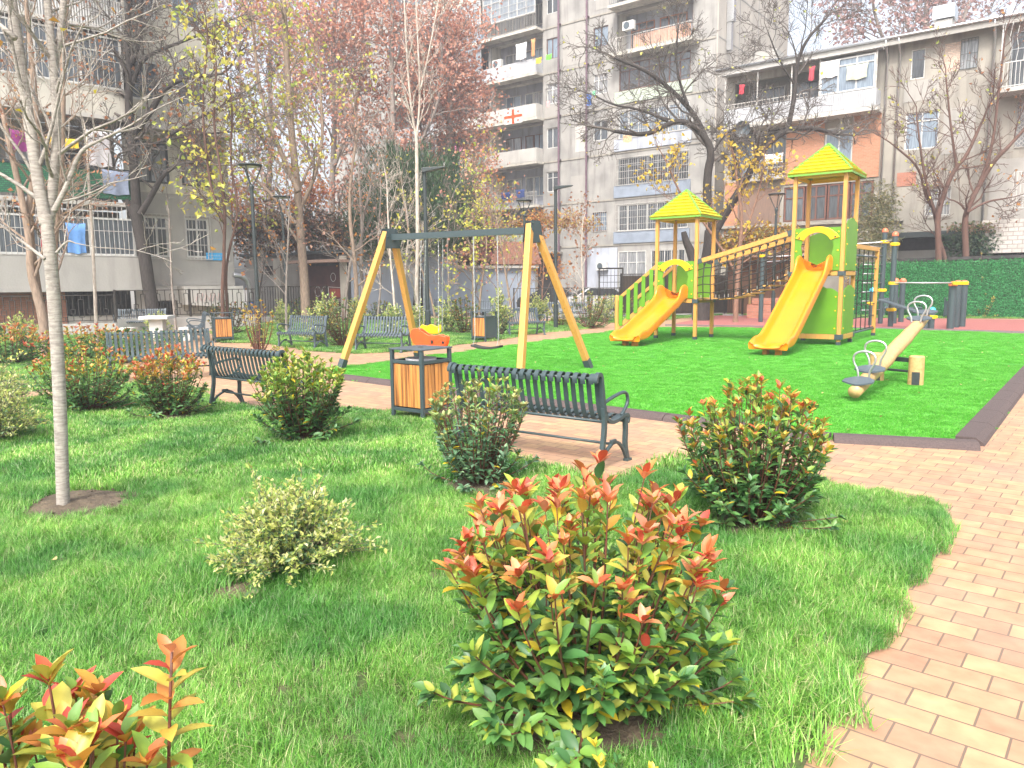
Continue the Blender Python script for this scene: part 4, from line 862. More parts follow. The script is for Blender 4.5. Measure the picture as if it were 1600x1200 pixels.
def tree(name,label,cat,limbs,bk,lvl=2,cfg=None,kids=8,klen=2.,leaf=None,group=None,f0=.3,down=0.,sides=10):
    """limbs: list of (points, r0, r1, makes_branches)"""
    c=dict(wan=.16,up=.05,n=[0,4,5,5],ratio=.6,ang=.75,rmin=.006); c.update(cfg or {})
    base=np.array(limbs[0][0][0]); base[2]=-.02
    for L in limbs:
        if L[0][0][2]<2.2 and L[1]>.04 and (L is limbs[0] or abs(L[0][0][1]-base[1])>-1 and L[0][0][2]<1.0): L[0].insert(0,np.array([L[0][0][0],L[0][0][1],-.02]))
    t=thing(name,label,cat,(base[0],base[1],base[2]),group=group); off=(-base[0],-base[1],-base[2])
    w=MB(); b=MB(); tips=[]
    for L in limbs:
        P=np.array([tuple(q) for q in L[0]],float)
        if len(P)>3: P[2:-1]+=RNG.normal(0,L[1]*.12,(len(P)-3,3))
        if len(P)>2: P=smooth_path(P,2)
        n=len(P); rr=np.linspace(L[1],L[2],n); 
        if L is limbs[0]: rr[0]*=1.35
        w.tube(P,rr,sides)
        if not L[3]: continue
        dd=np.gradient(P,axis=0); dd/=np.linalg.norm(dd,axis=1)[:,None]
        nk=int(kids*L[3])
        for k in range(nk):
            f=f0+(1-f0)*(k+RNG.random())/nk; f=min(f,.999); x=f*(n-1); i=int(x); q=P[i]+(P[min(i+1,n-1)]-P[i])*(x-i)
            s=RNG.normal(0,1,3); s-=dd[i]*np.dot(s,dd[i]); s/=np.linalg.norm(s); a=c['ang']*RNG.uniform(.8,1.3); e=dd[i]*math.cos(a)+s*math.sin(a)+np.array([0,0,-down]); e/=np.linalg.norm(e)
            grow(b,q,e,klen*RNG.uniform(.6,1.15)*(1.2-.6*f),max(rr[i]*.42,c['rmin']*1.5),lvl,c,tips)
        grow(b,P[-1],dd[-1],klen*.8,rr[-1]*.9,lvl,c,tips)
    o=w.build('trunk',BK[bk],t,smooth=True); o.location=off
    if b.n: o=b.build('branches',BK['darktwig'] if bk=='dark' else BK[bk],t,smooth=True); o.location=off
    if leaf and tips:
        P=np.array([x[0] for x in tips]); k,sz,sp,cols=leaf[:4]
        if k<1: P=P[RNG.random(len(P))<k]; k=1
        P=np.repeat(P,int(k),0)+RNG.normal(0,sp,(len(P)*int(k),3)); n=len(P); b=MB()
        if len(leaf)>4: P=P[(P[:,2]>leaf[4])]; n=len(P)
        s_=sz*RNG.uniform(.6,1.3,n); leaves(b,P,rdir(n,-.3),rdir(n,.6),s_,s_*.8,pick(cols,n),False,droop=.2)
        o=b.build('crown',MT['leafd'],t); o.location=off
    return t
def px3(pts,D): return [np.array(A(p[0],p[1],D if len(p)<3 else p[2])) for p in pts]
# near pale tree
tree('pale_barked_tree','tree with smooth pale trunk forking in two, nearest tree on the left','tree',[
  (px3([(99,795,5.5),(97,600,5.5),(84,440,5.5),(76,360,5.5),(74,335,5.5)],5.5)[:1]+px3([(93,600),(83,440),(75,350),(74,335)],5.5),.047,.041,0),
  (px3([(72,352),(57,270),(38,140),(24,40),(12,-40),(0,-160)],5.5),.043,.024,1.),(px3([(76,352),(84,280),(90,210),(84,110),(78,30),(62,-120)],5.55),.038,.02,1.3),
  (px3([(83,115),(95,50),(100,0),(112,-90)],5.6),.028,.016,.8),(px3([(84,330),(105,290),(125,235),(150,222)],5.3),.020,.010,.5),(px3([(70,405),(45,385),(25,370)],5.3),.013,.006,.25),(px3([(88,395),(105,375),(118,380)],5.4),.010,.004,.2),(px3([(24,60),(-10,30)],5.3),.02,.01,.3)],
  'pale',lvl=2,kids=8,klen=.85,f0=.12,cfg=dict(n=[0,3,4],ang=.8,rmin=.0022,up=.08,wan=.14),leaf=(.02,.06,.02,[(.6,.5,.05),(.45,.25,.06)]),sides=16)
# stems behind it
tree('multi_stemmed_tree','grey tree with three leaning stems rising behind the pale foreground trunk','tree',[
  (px3([(68,498),(58,460),(48,425),(46,380),(38,320),(22,255),(5,180)],18),.12,.05,1.),(px3([(90,500),(88,460),(85,400),(88,340),(100,200),(96,80),(110,-40)],18.3),.10,.04,1.),(px3([(60,470),(50,400),(44,330),(60,240),(52,120),(40,0)],18.2),.11,.04,1)],
  'tan',lvl=2,kids=9,klen=2.4,f0=.35,cfg=dict(n=[0,4,5],rmin=.006),leaf=(.5,.09,.05,[(.45,.18,.09),(.5,.28,.12),(.35,.14,.09)]))
tree('thin_pale_sapling','very thin straight pale sapling in front of the barred balcony','tree',[(px3([(150,505),(148,440),(143,350),(137,270),(136,215)],20),.05,.025,.5)],'white',lvl=1,kids=6,klen=.9,f0=.6)
tree('thin_grey_sapling','thin bare sapling before the two barred windows of the left block','tree',[(px3([(274,505),(268,440),(266,380),(264,330)],25),.05,.02,1)],'grey',lvl=1,kids=9,klen=.6,f0=.3,cfg=dict(rmin=.006))
# dark big tree
tree('dark_trunked_tree','big bare tree with a thick black trunk in front of the left apartment block','tree',[
  (px3([(241,497),(232,440),(224,390),(215,345),(213,320)],30),.26,.22,0),(px3([(214,335),(210,270),(205,215),(202,160),(204,120),(196,60),(205,-20)],30),.19,.09,1),
  (px3([(214,345),(190,300),(172,262),(165,235),(150,205),(120,180)],30),.16,.07,1),(px3([(219,335),(240,300),(255,272),(280,256),(318,252)],29.6),.13,.05,.8),
  (px3([(208,212),(185,185),(160,140),(140,105),(110,70)],30.2),.12,.05,1),(px3([(207,210),(232,180),(255,140),(285,122),(330,118)],30),.14,.06,1),(px3([(204,140),(220,95),(245,80),(290,62),(310,55)],30),.09,.04,1),
  (px3([(202,120),(180,80),(150,40),(120,-10)],30),.09,.04,1),(px3([(206,100),(222,55),(218,0),(232,-60)],30),.09,.04,1),(px3([(205,215),(235,232),(290,195),(340,170),(360,155)],30.4),.08,.03,1),(px3([(225,230),(270,215),(330,208),(375,205)],30.2),.06,.025,.8)],
  'dark',lvl=2,kids=9,klen=2.7,f0=.22,cfg=dict(wan=.26,up=.06,n=[0,5,7],rmin=.009,ang=.85),leaf=(.12,.16,.12,[(.40,.16,.06),(.3,.14,.07)]))
YEL=[(.68,.64,.08),(.60,.60,.12),(.50,.56,.12),(.72,.66,.16),(.42,.52,.10),(.66,.56,.12)]
tree('twin_stem_tree','brown two stemmed tree with yellow leaves at the corner of the left block','tree',[
  (px3([(349,505),(347,460),(350,410),(350,380),(352,330),(345,270),(332,190),(338,110)],25),.075,.03,1),(px3([(356,500),(352,430),(357,395),(368,355),(372,320),(358,250),(365,170),(350,90)],25.2),.055,.025,1),(px3([(350,345),(330,300),(322,240),(315,160),(325,60)],25),.05,.03,1)],
  'dbrown',lvl=2,kids=8,klen=2.0,f0=.45,cfg=dict(n=[0,4,5],rmin=.008),leaf=(.55,.17,.22,YEL))
tree('yellow_leaved_tree','tall tree with a pale trunk and yellow green leaves left of the red trees','tree',[
  (px3([(478,492),(474,430),(470,370),(466,310),(458,230),(452,140),(446,40),(440,-60)],34),.24,.10,1),(px3([(466,300),(440,240),(415,180),(400,110),(395,40)],33),.12,.05,1.2),(px3([(468,330),(495,270),(505,210),(500,140)],34),.10,.05,1),(px3([(462,350),(430,310),(400,280),(375,255)],32),.09,.04,1.2)],
  'tan',lvl=2,kids=9,klen=3.2,f0=.3,cfg=dict(n=[0,4,5],rmin=.01),leaf=(1.5,.19,.40,YEL+[(.6,.5,.14)]))
REDL=[(.60,.29,.20),(.66,.36,.26),(.54,.25,.19),(.70,.43,.33),(.60,.30,.20),(.46,.22,.17)]
ORL=[(.60,.28,.06),(.52,.22,.06),(.45,.17,.06)]
def red(px,D,top,label,seedpts,kids=14,klen=5.,lk=3.,sz=.23,col=REDL,lvl=2):
    limbs=[(px3([(px,480),(px+2,400),(px-2,300),(px+4,200),(px,120),(px+3,top)],D),.30,.10,1.3)]
    for a in seedpts: limbs.append((px3(a,D+RNG.uniform(-1.5,1.5)),.14,.05,1))
    return tree('plane_tree',label,'tree',limbs,'grey',lvl=lvl,kids=kids,klen=klen,f0=.3,cfg=dict(n=[0,4,6],rmin=.015,wan=.14),leaf=(lk,sz,.5,col),group='russet plane trees before the tall block')
red(610,47,10,'widest russet plane tree, crown centre above the left end of the swing',[[(610,330),(560,240),(530,150),(520,70)],[(612,300),(660,220),(690,150),(690,60)]],lk=3)
red(520,50,0,'russet plane tree left of the widest one, behind the yellow tree',[[(520,320),(470,220),(450,130),(440,40)],[(522,260),(560,160),(570,60),(560,-20)]],lk=3)
red(700,50,60,'russet plane tree touching the balconies of the tall block',[[(700,330),(665,240),(650,160)],[(702,280),(722,210),(715,150)]],klen=3.6,lk=3)
red(420,54,-20,'faint reddish plane tree far behind the yellow tree',[[(420,300),(380,180),(370,60)]],lk=2,col=[(.42,.24,.2),(.36,.2,.17),(.5,.33,.26)])
tree('orange_leaved_tree','low tree with orange leaves above the chalk drawn wall','tree',[(px3([(430,480),(440,420),(455,370),(480,330)],46),.12,.05,1.5),(px3([(438,430),(410,380),(390,345)],46),.08,.04,1)],'dark',lvl=2,kids=8,klen=2.6,leaf=(3,.2,.3,ORL+[(.45,.15,.08)]))
tree('slim_tan_tree','slim tree with a tan trunk leaning beside the left swing leg','tree',[(px3([(557,488),(556,440),(552,390),(545,340),(548,270),(560,200)],33),.12,.05,1)],'tan',lvl=2,kids=9,klen=2.2,leaf=(.4,.14,.2,REDL))
tree('forked_slim_tree','slim forked grey tree in front of the end of the pale blue wall','tree',[(px3([(537,490),(542,450),(548,400),(566,380),(564,330),(560,260)],34),.10,.04,1),(px3([(568,480),(564,420),(565,350),(580,290)],34),.11,.04,1)],'grey',lvl=2,kids=8,klen=2.2,leaf=(.2,.14,.2,ORL))
tree('tall_white_trunk_tree','tall slender tree with a whitish trunk just left of the swing lamp post','tree',[(px3([(653,502),(650,450),(653,380),(652,300),(651,220),(649,205)],28),.085,.055,.4),(px3([(650,215),(641,160),(635,80),(631,-20),(628,-90)],28),.045,.022,1.3),(px3([(651,215),(657,150),(653,60),(648,-40)],28),.042,.02,1.3),(px3([(657,140),(673,70),(685,0)],28),.035,.02,.6)],'white',lvl=2,kids=9,klen=1.5,f0=.1,cfg=dict(n=[0,2,4],rmin=.006,ang=.55,up=.12))
SAP='thin young trees planted around the benches'
for pts,D,bk,kl,l,lf in [([(618,505),(614,450),(610,400),(606,340),(605,300)],26,'white',1.6,'thin pale sapling rising behind the left joint of the swing',None),([(680,495),(670,450),(655,410),(640,370),(632,320)],30,'tan',1.8,'crooked sapling left of the tall white trunk',(.4,.13,.1,YEL)),
    ([(741,500),(738,450),(741,380),(745,320),(740,270)],31,'tan',2.2,'sapling with russet leaves behind the swing chains',(1.,.14,.3,REDL+YEL)),([(748,490),(753,440),(762,390),(756,340)],30,'tan',1.9,'leaning sapling with yellow leaves under the crossbar',(1.2,.14,.3,YEL)),
    ([(800,492),(794,450),(786,400),(776,340)],29,'tan',1.8,'slanting sapling left of the right swing legs',(.3,.13,.2,YEL)),([(447,498),(447,440),(450,380),(452,330)],27,'grey',1.8,'thin grey sapling in front of the grey concrete shed',(.2,.13,.1,ORL)),
    ([(911,500),(911,450),(908,400),(910,350)],33,'white',1.5,'white stemmed sapling right of the swing',(.5,.14,.2,[(.4,.2,.12)])),([(700,500),(702,440),(698,380),(704,320)],32,'grey',2.4,'grey sapling behind the toddler swing chains',None),([(780,470),(776,420),(770,360),(760,300)],38,'brown',2.8,'brown sapling in front of the tiled roof',(1.,.16,.3,ORL+REDL)),
    ([(590,495),(596,440),(590,370),(596,300),(590,240)],33,'grey',2.6,'bare grey tree left of the evergreen',None),([(635,490),(632,420),(640,360),(628,290)],34,'white',2.8,'bare whitish tree in front of the evergreen',None),([(400,500),(408,440),(420,380),(415,320)],33,'dark',2.2,'dark thin tree behind the tall lantern',(.2,.15,.3,REDL+ORL)),([(846,470),(850,420),(848,370)],40,'brown',1.8,'low vine covered sapling before the arched entrance',(1.2,.16,.3,ORL))]:
    tree('young_tree',l,'tree',[(px3(pts,D),.055 if bk!='tan' else .06,.02,1)],bk,lvl=2,kids=9,klen=kl,f0=.35,cfg=dict(n=[0,4,5],rmin=.0065,up=.07),leaf=lf,group=SAP)
# big bare tree
tree('bare_spreading_tree','large bare dark tree spreading between the two play towers','tree',[
  (px3([(1098,476),(1100,430),(1108,395),(1112,360)],33),.42,.30,0),(px3([(1097,476),(1090,430),(1080,395),(1073,376),(1068,362)],32.8),.34,.10,0),
  (px3([(1112,370),(1105,320),(1106,270),(1112,235),(1095,205),(1070,190),(1045,192),(1010,210),(960,205)],33),.22,.07,1.2),(px3([(1110,232),(1090,185),(1060,150),(1030,125),(1000,108),(960,90)],33.3),.13,.05,1.2),
  (px3([(1075,165),(1062,130),(1055,90),(1060,40)],33),.07,.03,1),(px3([(1112,240),(1135,205),(1165,195)],33),.06,.03,.7),(px3([(1114,365),(1135,330),(1160,290),(1190,235),(1230,200),(1270,200),(1310,210)],33.5),.22,.07,1.2),
  (px3([(1230,205),(1242,150),(1244,100),(1262,60),(1290,30)],33.5),.12,.04,1.1),(px3([(1044,190),(1000,170),(960,165),(930,150)],33),.06,.03,1),(px3([(1240,130),(1215,90),(1200,50)],33.5),.05,.02,.8),(px3([(1160,290),(1150,250),(1140,210)],33.2),.06,.03,.6)],
  'dark',lvl=2,kids=9,klen=2.6,f0=.25,cfg=dict(wan=.24,n=[0,7,8],rmin=.008,ang=.8,up=.04),leaf=(.015,.14,.1,YEL))
tree('yellow_autumn_tree','small tree with sparse yellow leaves right behind the small tower','tree',[(px3([(1150,470),(1155,400),(1160,340),(1150,270)],31),.12,.05,1.2),(px3([(1158,380),(1180,320),(1190,280)],31),.06,.03,1),(px3([(1152,430),(1110,360),(1060,300),(1045,260)],31),.06,.03,1)],'brown',lvl=2,kids=8,klen=1.8,cfg=dict(n=[0,3,4],rmin=.008),leaf=(1.3,.17,.2,[(.72,.52,.05),(.65,.5,.1),(.6,.42,.06)]))
tree('leaning_orange_barked_tree','bare tree with orange bark behind the hedge wall, left one with crossing stems','tree',[(px3([(1469,480),(1468,410),(1466,370),(1464,340),(1475,300),(1492,262),(1510,245),(1530,200)],34.6),.17,.06,1.),(px3([(1483,470),(1478,405),(1466,370),(1460,330),(1445,300),(1435,260),(1400,230)],34.8),.10,.04,1),(px3([(1464,340),(1450,300),(1440,250),(1432,180)],34.6),.08,.03,1),(px3([(1495,265),(1490,230),(1485,190),(1478,120)],34.6),.07,.03,1)],'dbrown',lvl=2,kids=7,klen=2.3,f0=.4,cfg=dict(n=[0,5,6],rmin=.008,up=.08),leaf=(.05,.15,.1,YEL))
tree('upright_orange_barked_tree','bare tree with orange bark behind the hedge wall, right one near the ivy','tree',[(px3([(1510,480),(1510,410),(1507,350),(1510,330),(1530,290),(1555,250),(1580,225),(1620,180)],34.6),.17,.06,1.),(px3([(1511,332),(1540,315),(1572,310)],34.4),.06,.03,.6),(px3([(1528,292),(1550,235),(1560,150),(1570,60)],34.6),.08,.03,1),(px3([(1510,330),(1498,316),(1480,310)],34.4),.05,.02,.5)],'dbrown',lvl=2,kids=7,klen=2.3,f0=.4,cfg=dict(n=[0,5,6],rmin=.008,up=.08),leaf=(.06,.15,.1,ORL))
tree('russet_roof_tree','russet tree rising behind the roof of the right hand building','tree',[(px3([(1440,300),(1440,150),(1445,60),(1450,-40)],62),.4,.1,1.5),(px3([(1440,200),(1480,100),(1510,20),(1530,-60)],62),.2,.08,1.3),(px3([(1440,180),(1400,100),(1370,40),(1360,-20)],62),.2,.08,1.3)],'grey',lvl=2,kids=11,klen=5.5,cfg=dict(n=[0,4,5],rmin=.02),leaf=(3,.30,.5,[(.45,.28,.26),(.5,.34,.3),(.4,.22,.2)]))
# evergreen
def evergreen(px,D,label):
    base=A(px,470,D); t=thing('pine_tree',label,'tree',(base[0],base[1],0)); w=MB(); w.tube([(0,0,0),(.1,0,2),(0,.1,5)],[.3,.2,.1],8); w.build('trunk',BK['dark'],t,smooth=True); b=MB()
    for i in range(420):
        u=RNG.random(); a=RNG.uniform(0,6.283); th=math.acos(1-u*1.25); c=np.array([3.2*math.sin(th)*math.cos(a),2.6*math.sin(th)*math.sin(a),4.6+3.6*math.cos(th)])*RNG.uniform(.72,1.05)+np.array([0,0,.4]); n=46
        P=c+RNG.normal(0,.26,(n,3)); d=nrm(P-np.array([0,0,2.5])+RNG.normal(0,1.2,(n,3))+np.array([0,0,1.5])); col=pick([(.045,.10,.045),(.06,.13,.05),(.09,.17,.07),(.05,.09,.05)],n)*RNG.uniform(.7,1.2)
        leaves(b,P,d,rdir(n),RNG.uniform(.25,.5,n),.05,col,False)
    b.build('crown',MT['leafd'],t)
evergreen(652,40,'dark rounded evergreen behind the swing crossbar, among the russet trees')
# ivy and bamboo like masses
def cloud(name,label,cat,blobs,n,sz,cols,wd=.7,kind=None,z=0):
    b=MB(); c0=blobs[0]
    for (x,y,zz,rx,ry,rz) in blobs:
        k=int(n*rx*rz); u=rdir(k)*RNG.uniform(.3,1.05,(k,1)); P=u*np.array([rx,ry,rz])+np.array([x,y,zz]); 
        leaves(b,P,nrm(u+rdir(k,-.3)*.9),nrm(u+rdir(k,.5)),RNG.uniform(.6,1.3,k)*sz,sz*wd,pick(cols,k),False)
    o=b.build(name,MT['leafd']); return tag(o,label,cat,kind=kind)
def bl_(px,py,D,rx,rz,ry=.8): a=A(px,py,D); return (a[0],a[1],a[2],rx,ry,rz)
cloud('climbing_bamboo','grey green bamboo like climber hanging beside the tall tower','climber',[bl_(1362,330,36.5,.9,1.5),bl_(1378,370,36.3,.8,1.3),bl_(1345,385,36.2,.8,1.2),bl_(1385,320,36.8,.6,1.0)],900,.22,[(.20,.20,.09),(.14,.16,.07),(.30,.26,.12)],.25)
cloud('ivy','dark green ivy heaped over the shed roof behind the hedge wall at the right','climber',[bl_(1510+k*24,378+RNG.uniform(-8,8),36.0,1.0,.9) for k in range(6)],1000,.16,[(.03,.08,.045),(.05,.11,.05),(.10,.14,.07)])
cloud('dry_vine','dry brown vine along the roof edge above the ivy','climber',[bl_(1500+k*22,357+RNG.uniform(-4,4),35.6,.9,.25,.4) for k in range(6)],600,.14,[(.35,.22,.16),(.25,.17,.12),(.20,.22,.08)])
cloud('leaf_covered_vine','vine with ochre leaves behind the rope bridge','climber',[bl_(1130+k*26,385-k*4+RNG.uniform(-8,8),36,1.1,.6) for k in range(5)],600,.18,[(.55,.30,.08),(.5,.38,.10),(.28,.26,.08),(.4,.2,.08)])
cloud('pergola_vine','brownish vine spread along the entrance right of the swing','climber',[bl_(800+k*22,345+RNG.uniform(-10,14),41,1.0,.5) for k in range(6)],420,.17,[(.5,.28,.12),(.35,.2,.12),(.55,.42,.12)])
cloud('background_thicket','dark reddish thicket behind the chalk drawn wall and lanterns','bushes',[bl_(385+k*26,372+RNG.uniform(-22,14),44,1.6,1.5) for k in range(8)]+[bl_(600+k*30,372+RNG.uniform(-10,10),45,1.5,1.3) for k in range(6)],330,.2,[(.18,.08,.05),(.10,.07,.05),(.35,.18,.07),(.07,.09,.05)],kind='stuff')
# ================================================================ buildings
def wallmat(name,c1,c2,scale=.7,stain=(.12,.11,.10),amt=.6):
    m=mat(name,c1,c2,rough=.9,scale=scale,detail=9,bump=.35,bscale=14,world_noise=None)
    n=m.node_tree.nodes; l=m.node_tree.links; b=n['Principled BSDF']; src=b.inputs['Base Color'].links[0].from_socket
    mp=n.new('ShaderNodeMapping'); mp.inputs['Scale'].default_value=(1.6,1.6,.22); l.new(n['Texture Coordinate'].outputs['Object'],mp.inputs[0])
    z=n.new('ShaderNodeTexNoise'); z.inputs['Scale'].default_value=1.8; z.inputs['Detail'].default_value=8; l.new(mp.outputs[0],z.inputs['Vector'])
    r=n.new('ShaderNodeMapRange'); r.inputs[1].default_value=.5; r.inputs[2].default_value=.75; r.inputs[4].default_value=amt; l.new(z.outputs['Fac'],r.inputs[0])
    x=n.new('ShaderNodeMix'); x.data_type='RGBA'; l.new(r.outputs[0],x.inputs['Factor']); l.new(src,x.inputs['A']); x.inputs['B'].default_value=(*stain,1); l.new(x.outputs['Result'],b.inputs['Base Color']); return m
W_A=wallmat('pale_render',(.56,.53,.46),(.44,.42,.37)); W_AG=wallmat('grey_render',(.36,.345,.32),(.30,.29,.27),amt=.3); W_B=wallmat('weathered_concrete',(.35,.34,.32),(.23,.225,.215)); W_BS=wallmat('beige_concrete',(.42,.385,.34),(.35,.32,.285),amt=.25)
W_C=wallmat('stained_render',(.35,.325,.28),(.25,.235,.205)); W_BL=wallmat('pale_blue_paint',(.34,.39,.47),(.29,.34,.42),amt=.25); W_BB=wallmat('bluish_wall',(.42,.45,.52),(.33,.36,.42)); W_D=wallmat('dark_recess',(.05,.045,.045),(.03,.03,.03))
W_W=wallmat('dirty_white_wall',(.50,.485,.45),(.40,.385,.36),amt=.3); OBR=brickmat('orange_brick',(.38,.155,.08),(.44,.205,.115),(.34,.24,.17),.24,.075,ms=.008,axis='XZ'); RBR=brickmat('red_brick',(.36,.13,.08),(.45,.19,.12),(.3,.2,.16),.25,.08,ms=.008,axis='XZ')
WBR=brickmat('white_block',(.38,.36,.33),(.46,.43,.40),(.25,.22,.2),.40,.2,ms=.02,axis='XZ'); TBR=brickmat('tan_brick',(.45,.30,.22),(.60,.48,.38),(.35,.3,.26),.25,.08,ms=.012,axis='XZ')
def corr(name,c,n_=22):
    m=mat(name,c,tuple(x*.82 for x in c),rough=.55,scale=2); n=m.node_tree.nodes; l=m.node_tree.links; b=n['Principled BSDF']; w=n.new('ShaderNodeTexWave'); w.inputs['Scale'].default_value=n_/6.28; w.bands_direction='X'
    l.new(n['Texture Coordinate'].outputs['Object'],w.inputs['Vector']); bp=n.new('ShaderNodeBump'); bp.inputs['Strength'].default_value=.8; bp.inputs['Distance'].default_value=.03; l.new(w.outputs['Fac'],bp.inputs['Height']); l.new(bp.outputs[0],b.inputs['Normal']); return m
PW=corr('white_sheet',(.46,.475,.50)); PB=corr('blue_sheet',(.28,.33,.41)); PG=corr('grey_sheet',(.45,.45,.44)); PGN=corr('pale_green_sheet',(.48,.55,.45)); PO=corr('faded_orange_sheet',(.55,.30,.20)); PR=corr('dark_red_sheet',(.22,.05,.055),8)
def glassm(name,c,c2,r=.08,sc=3.,st=(9,9,.5)):
    return mat(name,c,c2,rough=r,scale=sc,stretch=st,detail=3,coat=.6,lo=.4,hi=.6)
GL=[glassm('dark_glass',(.03,.035,.04),(.07,.08,.09)),glassm('curtained_glass',(.32,.33,.34),(.16,.17,.18)),glassm('grey_glass',(.12,.14,.16),(.06,.07,.08)),glassm('blue_curtain_glass',(.22,.28,.34),(.13,.17,.22))]
FW=mat('white_frame',(.62,.62,.60),(.52,.52,.5),rough=.5); FB=mat('brown_frame',(.16,.06,.035),(.1,.04,.03),rough=.6); FO=mat('orange_wood_frame',(.45,.18,.09),(.35,.14,.08),rough=.6); FG=mat('grey_frame',(.25,.27,.28),rough=.5)
RUST=mat('purple_pipe',(.16,.09,.13),(.11,.06,.08),rough=.6); BAR=mat('pale_bars',(.50,.50,.48),(.36,.33,.3),rough=.5); DK=mat('shade_black',(.045,.04,.04),(.025,.025,.025),rough=.95)  # DK: near-black colour that paints the shade of openings and hollows
def wall(b,x0,x1,z0,z1,holes,y=0.,rev=.16):
    xs=sorted({x0,x1,*[v for h in holes for v in h[:2]]}); zs=sorted({z0,z1,*[v for h in holes for v in h[2:4]]})
    for i in range(len(xs)-1):
        for j in range(len(zs)-1):
            a,c=xs[i],xs[i+1]; d,e=zs[j],zs[j+1]; mx,mz=(a+c)/2,(d+e)/2
            if any(h[0]<mx<h[1] and h[2]<mz<h[3] for h in holes): continue
            b.add([(a,y,d),(c,y,d),(c,y,e),(a,y,e)],[[0,1,2,3]])
    for a,c,d,e in [h[:4] for h in holes]:
        y2=y+rev; b.add([(a,y,d),(c,y,d),(c,y,e),(a,y,e),(a,y2,d),(c,y2,d),(c,y2,e),(a,y2,e)],[[0,4,5,1],[1,5,6,2],[2,6,7,3],[3,7,4,0]])
def window(root,x0,x1,z0,z1,y=.1,frame=FW,glass=0,nx=2,tr=.0,fw=.05,name='window'):
    b=MB(); d0,d1=y-.04,y+.03
    b.box(x0,x0+fw,d0,d1,z0,z1); b.box(x1-fw,x1,d0,d1,z0,z1); b.box(x0+fw,x1-fw,d0,d1,z0,z0+fw); b.box(x0+fw,x1-fw,d0,d1,z1-fw,z1)
    for k in range(1,nx): x=x0+(x1-x0)*k/nx; b.box(x-fw*.5,x+fw*.5,d0+.003,d1-.003,z0+fw,z1-fw)
    if tr: z=z0+(z1-z0)*tr; b.box(x0+fw,x1-fw,d0+.006,d1-.006,z-fw*.4,z+fw*.4)
    o=b.build(name,frame,root); b=MB(); b.box(x0+fw*.5,x1-fw*.5,y+.004,y+.016,z0+fw*.5,z1-fw*.5); b.build('pane',GL[glass] if isinstance(glass,int) else glass,o); return o
def grille(root,x0,x1,z0,z1,y=-.05,step=.13,m=None,rows=3,diamond=False):
    b=MB(); n=max(2,int((x1-x0)/step))
    if diamond:
        h=z1-z0; w=x1-x0
        for k in range(-n,n):
            for s in(1,-1):
                p0=[x0+step*1.6*k,z0]; p1=[x0+step*1.6*k+h,z1]
                a=max(p0[0],x0); c=min(p1[0],x1)
                if c<=a: continue
                za=z0+(a-p0[0]); zc=z0+(c-p0[0]); 
                if s<0: a_,c_=x0+x1-a,x0+x1-c
                else: a_,c_=a,c
                b.tube([(a_,y,za),(c_,y,zc)],.012,4,cap=False)
    else:
        for k in range(n+1): x=x0+(x1-x0)*k/n; b.box(x-.009,x+.009,y-.009,y+.009,z0,z1)
    for j in range(rows): z=z0+(z1-z0)*j/(rows-1); b.box(x0,x1,y-.014,y+.014,z-.012,z+.012)
    return b.build('window_grille',m or BAR,root)
def part(root,name,m,*boxes,bev=0):
    b=MB()
    for q in boxes: b.box(*q)
    o=b.build(name,m,root)
    if bev: bevel(o,bev)
    return o
def bldg(label,O,ax,name='apartment_building',cat='building'):
    return thing(name,label,cat,(O[0],O[1],-.03),math.atan2(ax[1],ax[0]))
def railing(root,x0,x1,z,y,h=.95,m=BAR,step=.14): 
    b=MB(); n=max(2,int((x1-x0)/step))
    for k in range(n+1): x=x0+(x1-x0)*k/n; b.box(x-.01,x+.01,y-.01,y+.01,z,z+h)
    b.box(x0,x1,y-.02,y+.02,z+h,z+h+.04); b.box(x0,x1,y-.015,y+.015,z+.05,z+.08); return b.build('railing',m,root)
def acunit(root,x,z,y=-.35,lab=''):
    T=root.matrix_world if False else Matrix.Translation(root.location)@Matrix.Rotation(root.rotation_euler[2],4,'Z'); p=T@Vector((x,y,z))
    t=thing('air_conditioner',lab,'air conditioner',tuple(p),root.rotation_euler[2],group='air conditioner boxes on the facades'); b=MB(); b.box(-.42,.42,-.15,.15,0,.58); bevel(b.build('casing',FW,t),.02)
    b=MB(); b.lathe([(.001,0),(.22,0),(.23,.012)],20)
    o=b.build('fan_grille',MT['metal_l'],t); o.location=(-.1,-.155,.3); o.rotation_euler=(math.pi/2,0,0)
    b=MB(); b.box(-.35,-.31,-.1,.3,-.04,0); b.box(.31,.35,-.1,.3,-.04,0); b.build('bracket',MT['metal'],t)
CLM={}
def cloth(root,x,z,w,h,c,lab,y=-1.05,name='laundry',cat='laundry'):
    T=Matrix.Translation(root.location)@Matrix.Rotation(root.rotation_euler[2],4,'Z'); p=T@Vector((x,y,z)); b=MB(); n=9; v=[]
    for yy,s in((0,1),(.012,1)):
        for j in range(5):
            for i in range(n): f=i/(n-1); g=j/4; v.append((w*(f-.5)*(1-.06*g)+.02*math.sin(g*5+i),yy+.035*math.sin(f*11+z)*g,-h*g+.03*math.sin(f*3.1)*(-1)+.02*math.sin(f*9)*g))
    m=5*n; q=[[j*n+i,j*n+i+1,(j+1)*n+i+1,(j+1)*n+i] for j in range(4) for i in range(n-1)]; q+=[[m+a for a in reversed(k)] for k in q]; rim=[(i,i+1) for i in range(n-1)]
    for a,c_ in rim: q.append([a,m+a,m+c_,c_])
    b.add(v,q); key=tuple(c)
    if key not in CLM: CLM[key]=mat('cloth',c,tuple(k*.85 for k in c),rough=.9,scale=9)
    o=b.build(name,CLM[key],None,smooth=True); o.location=p; o.rotation_euler=(0,0,root.rotation_euler[2]); tag(o,lab,cat,group='laundry and cloths on the balconies'); return o

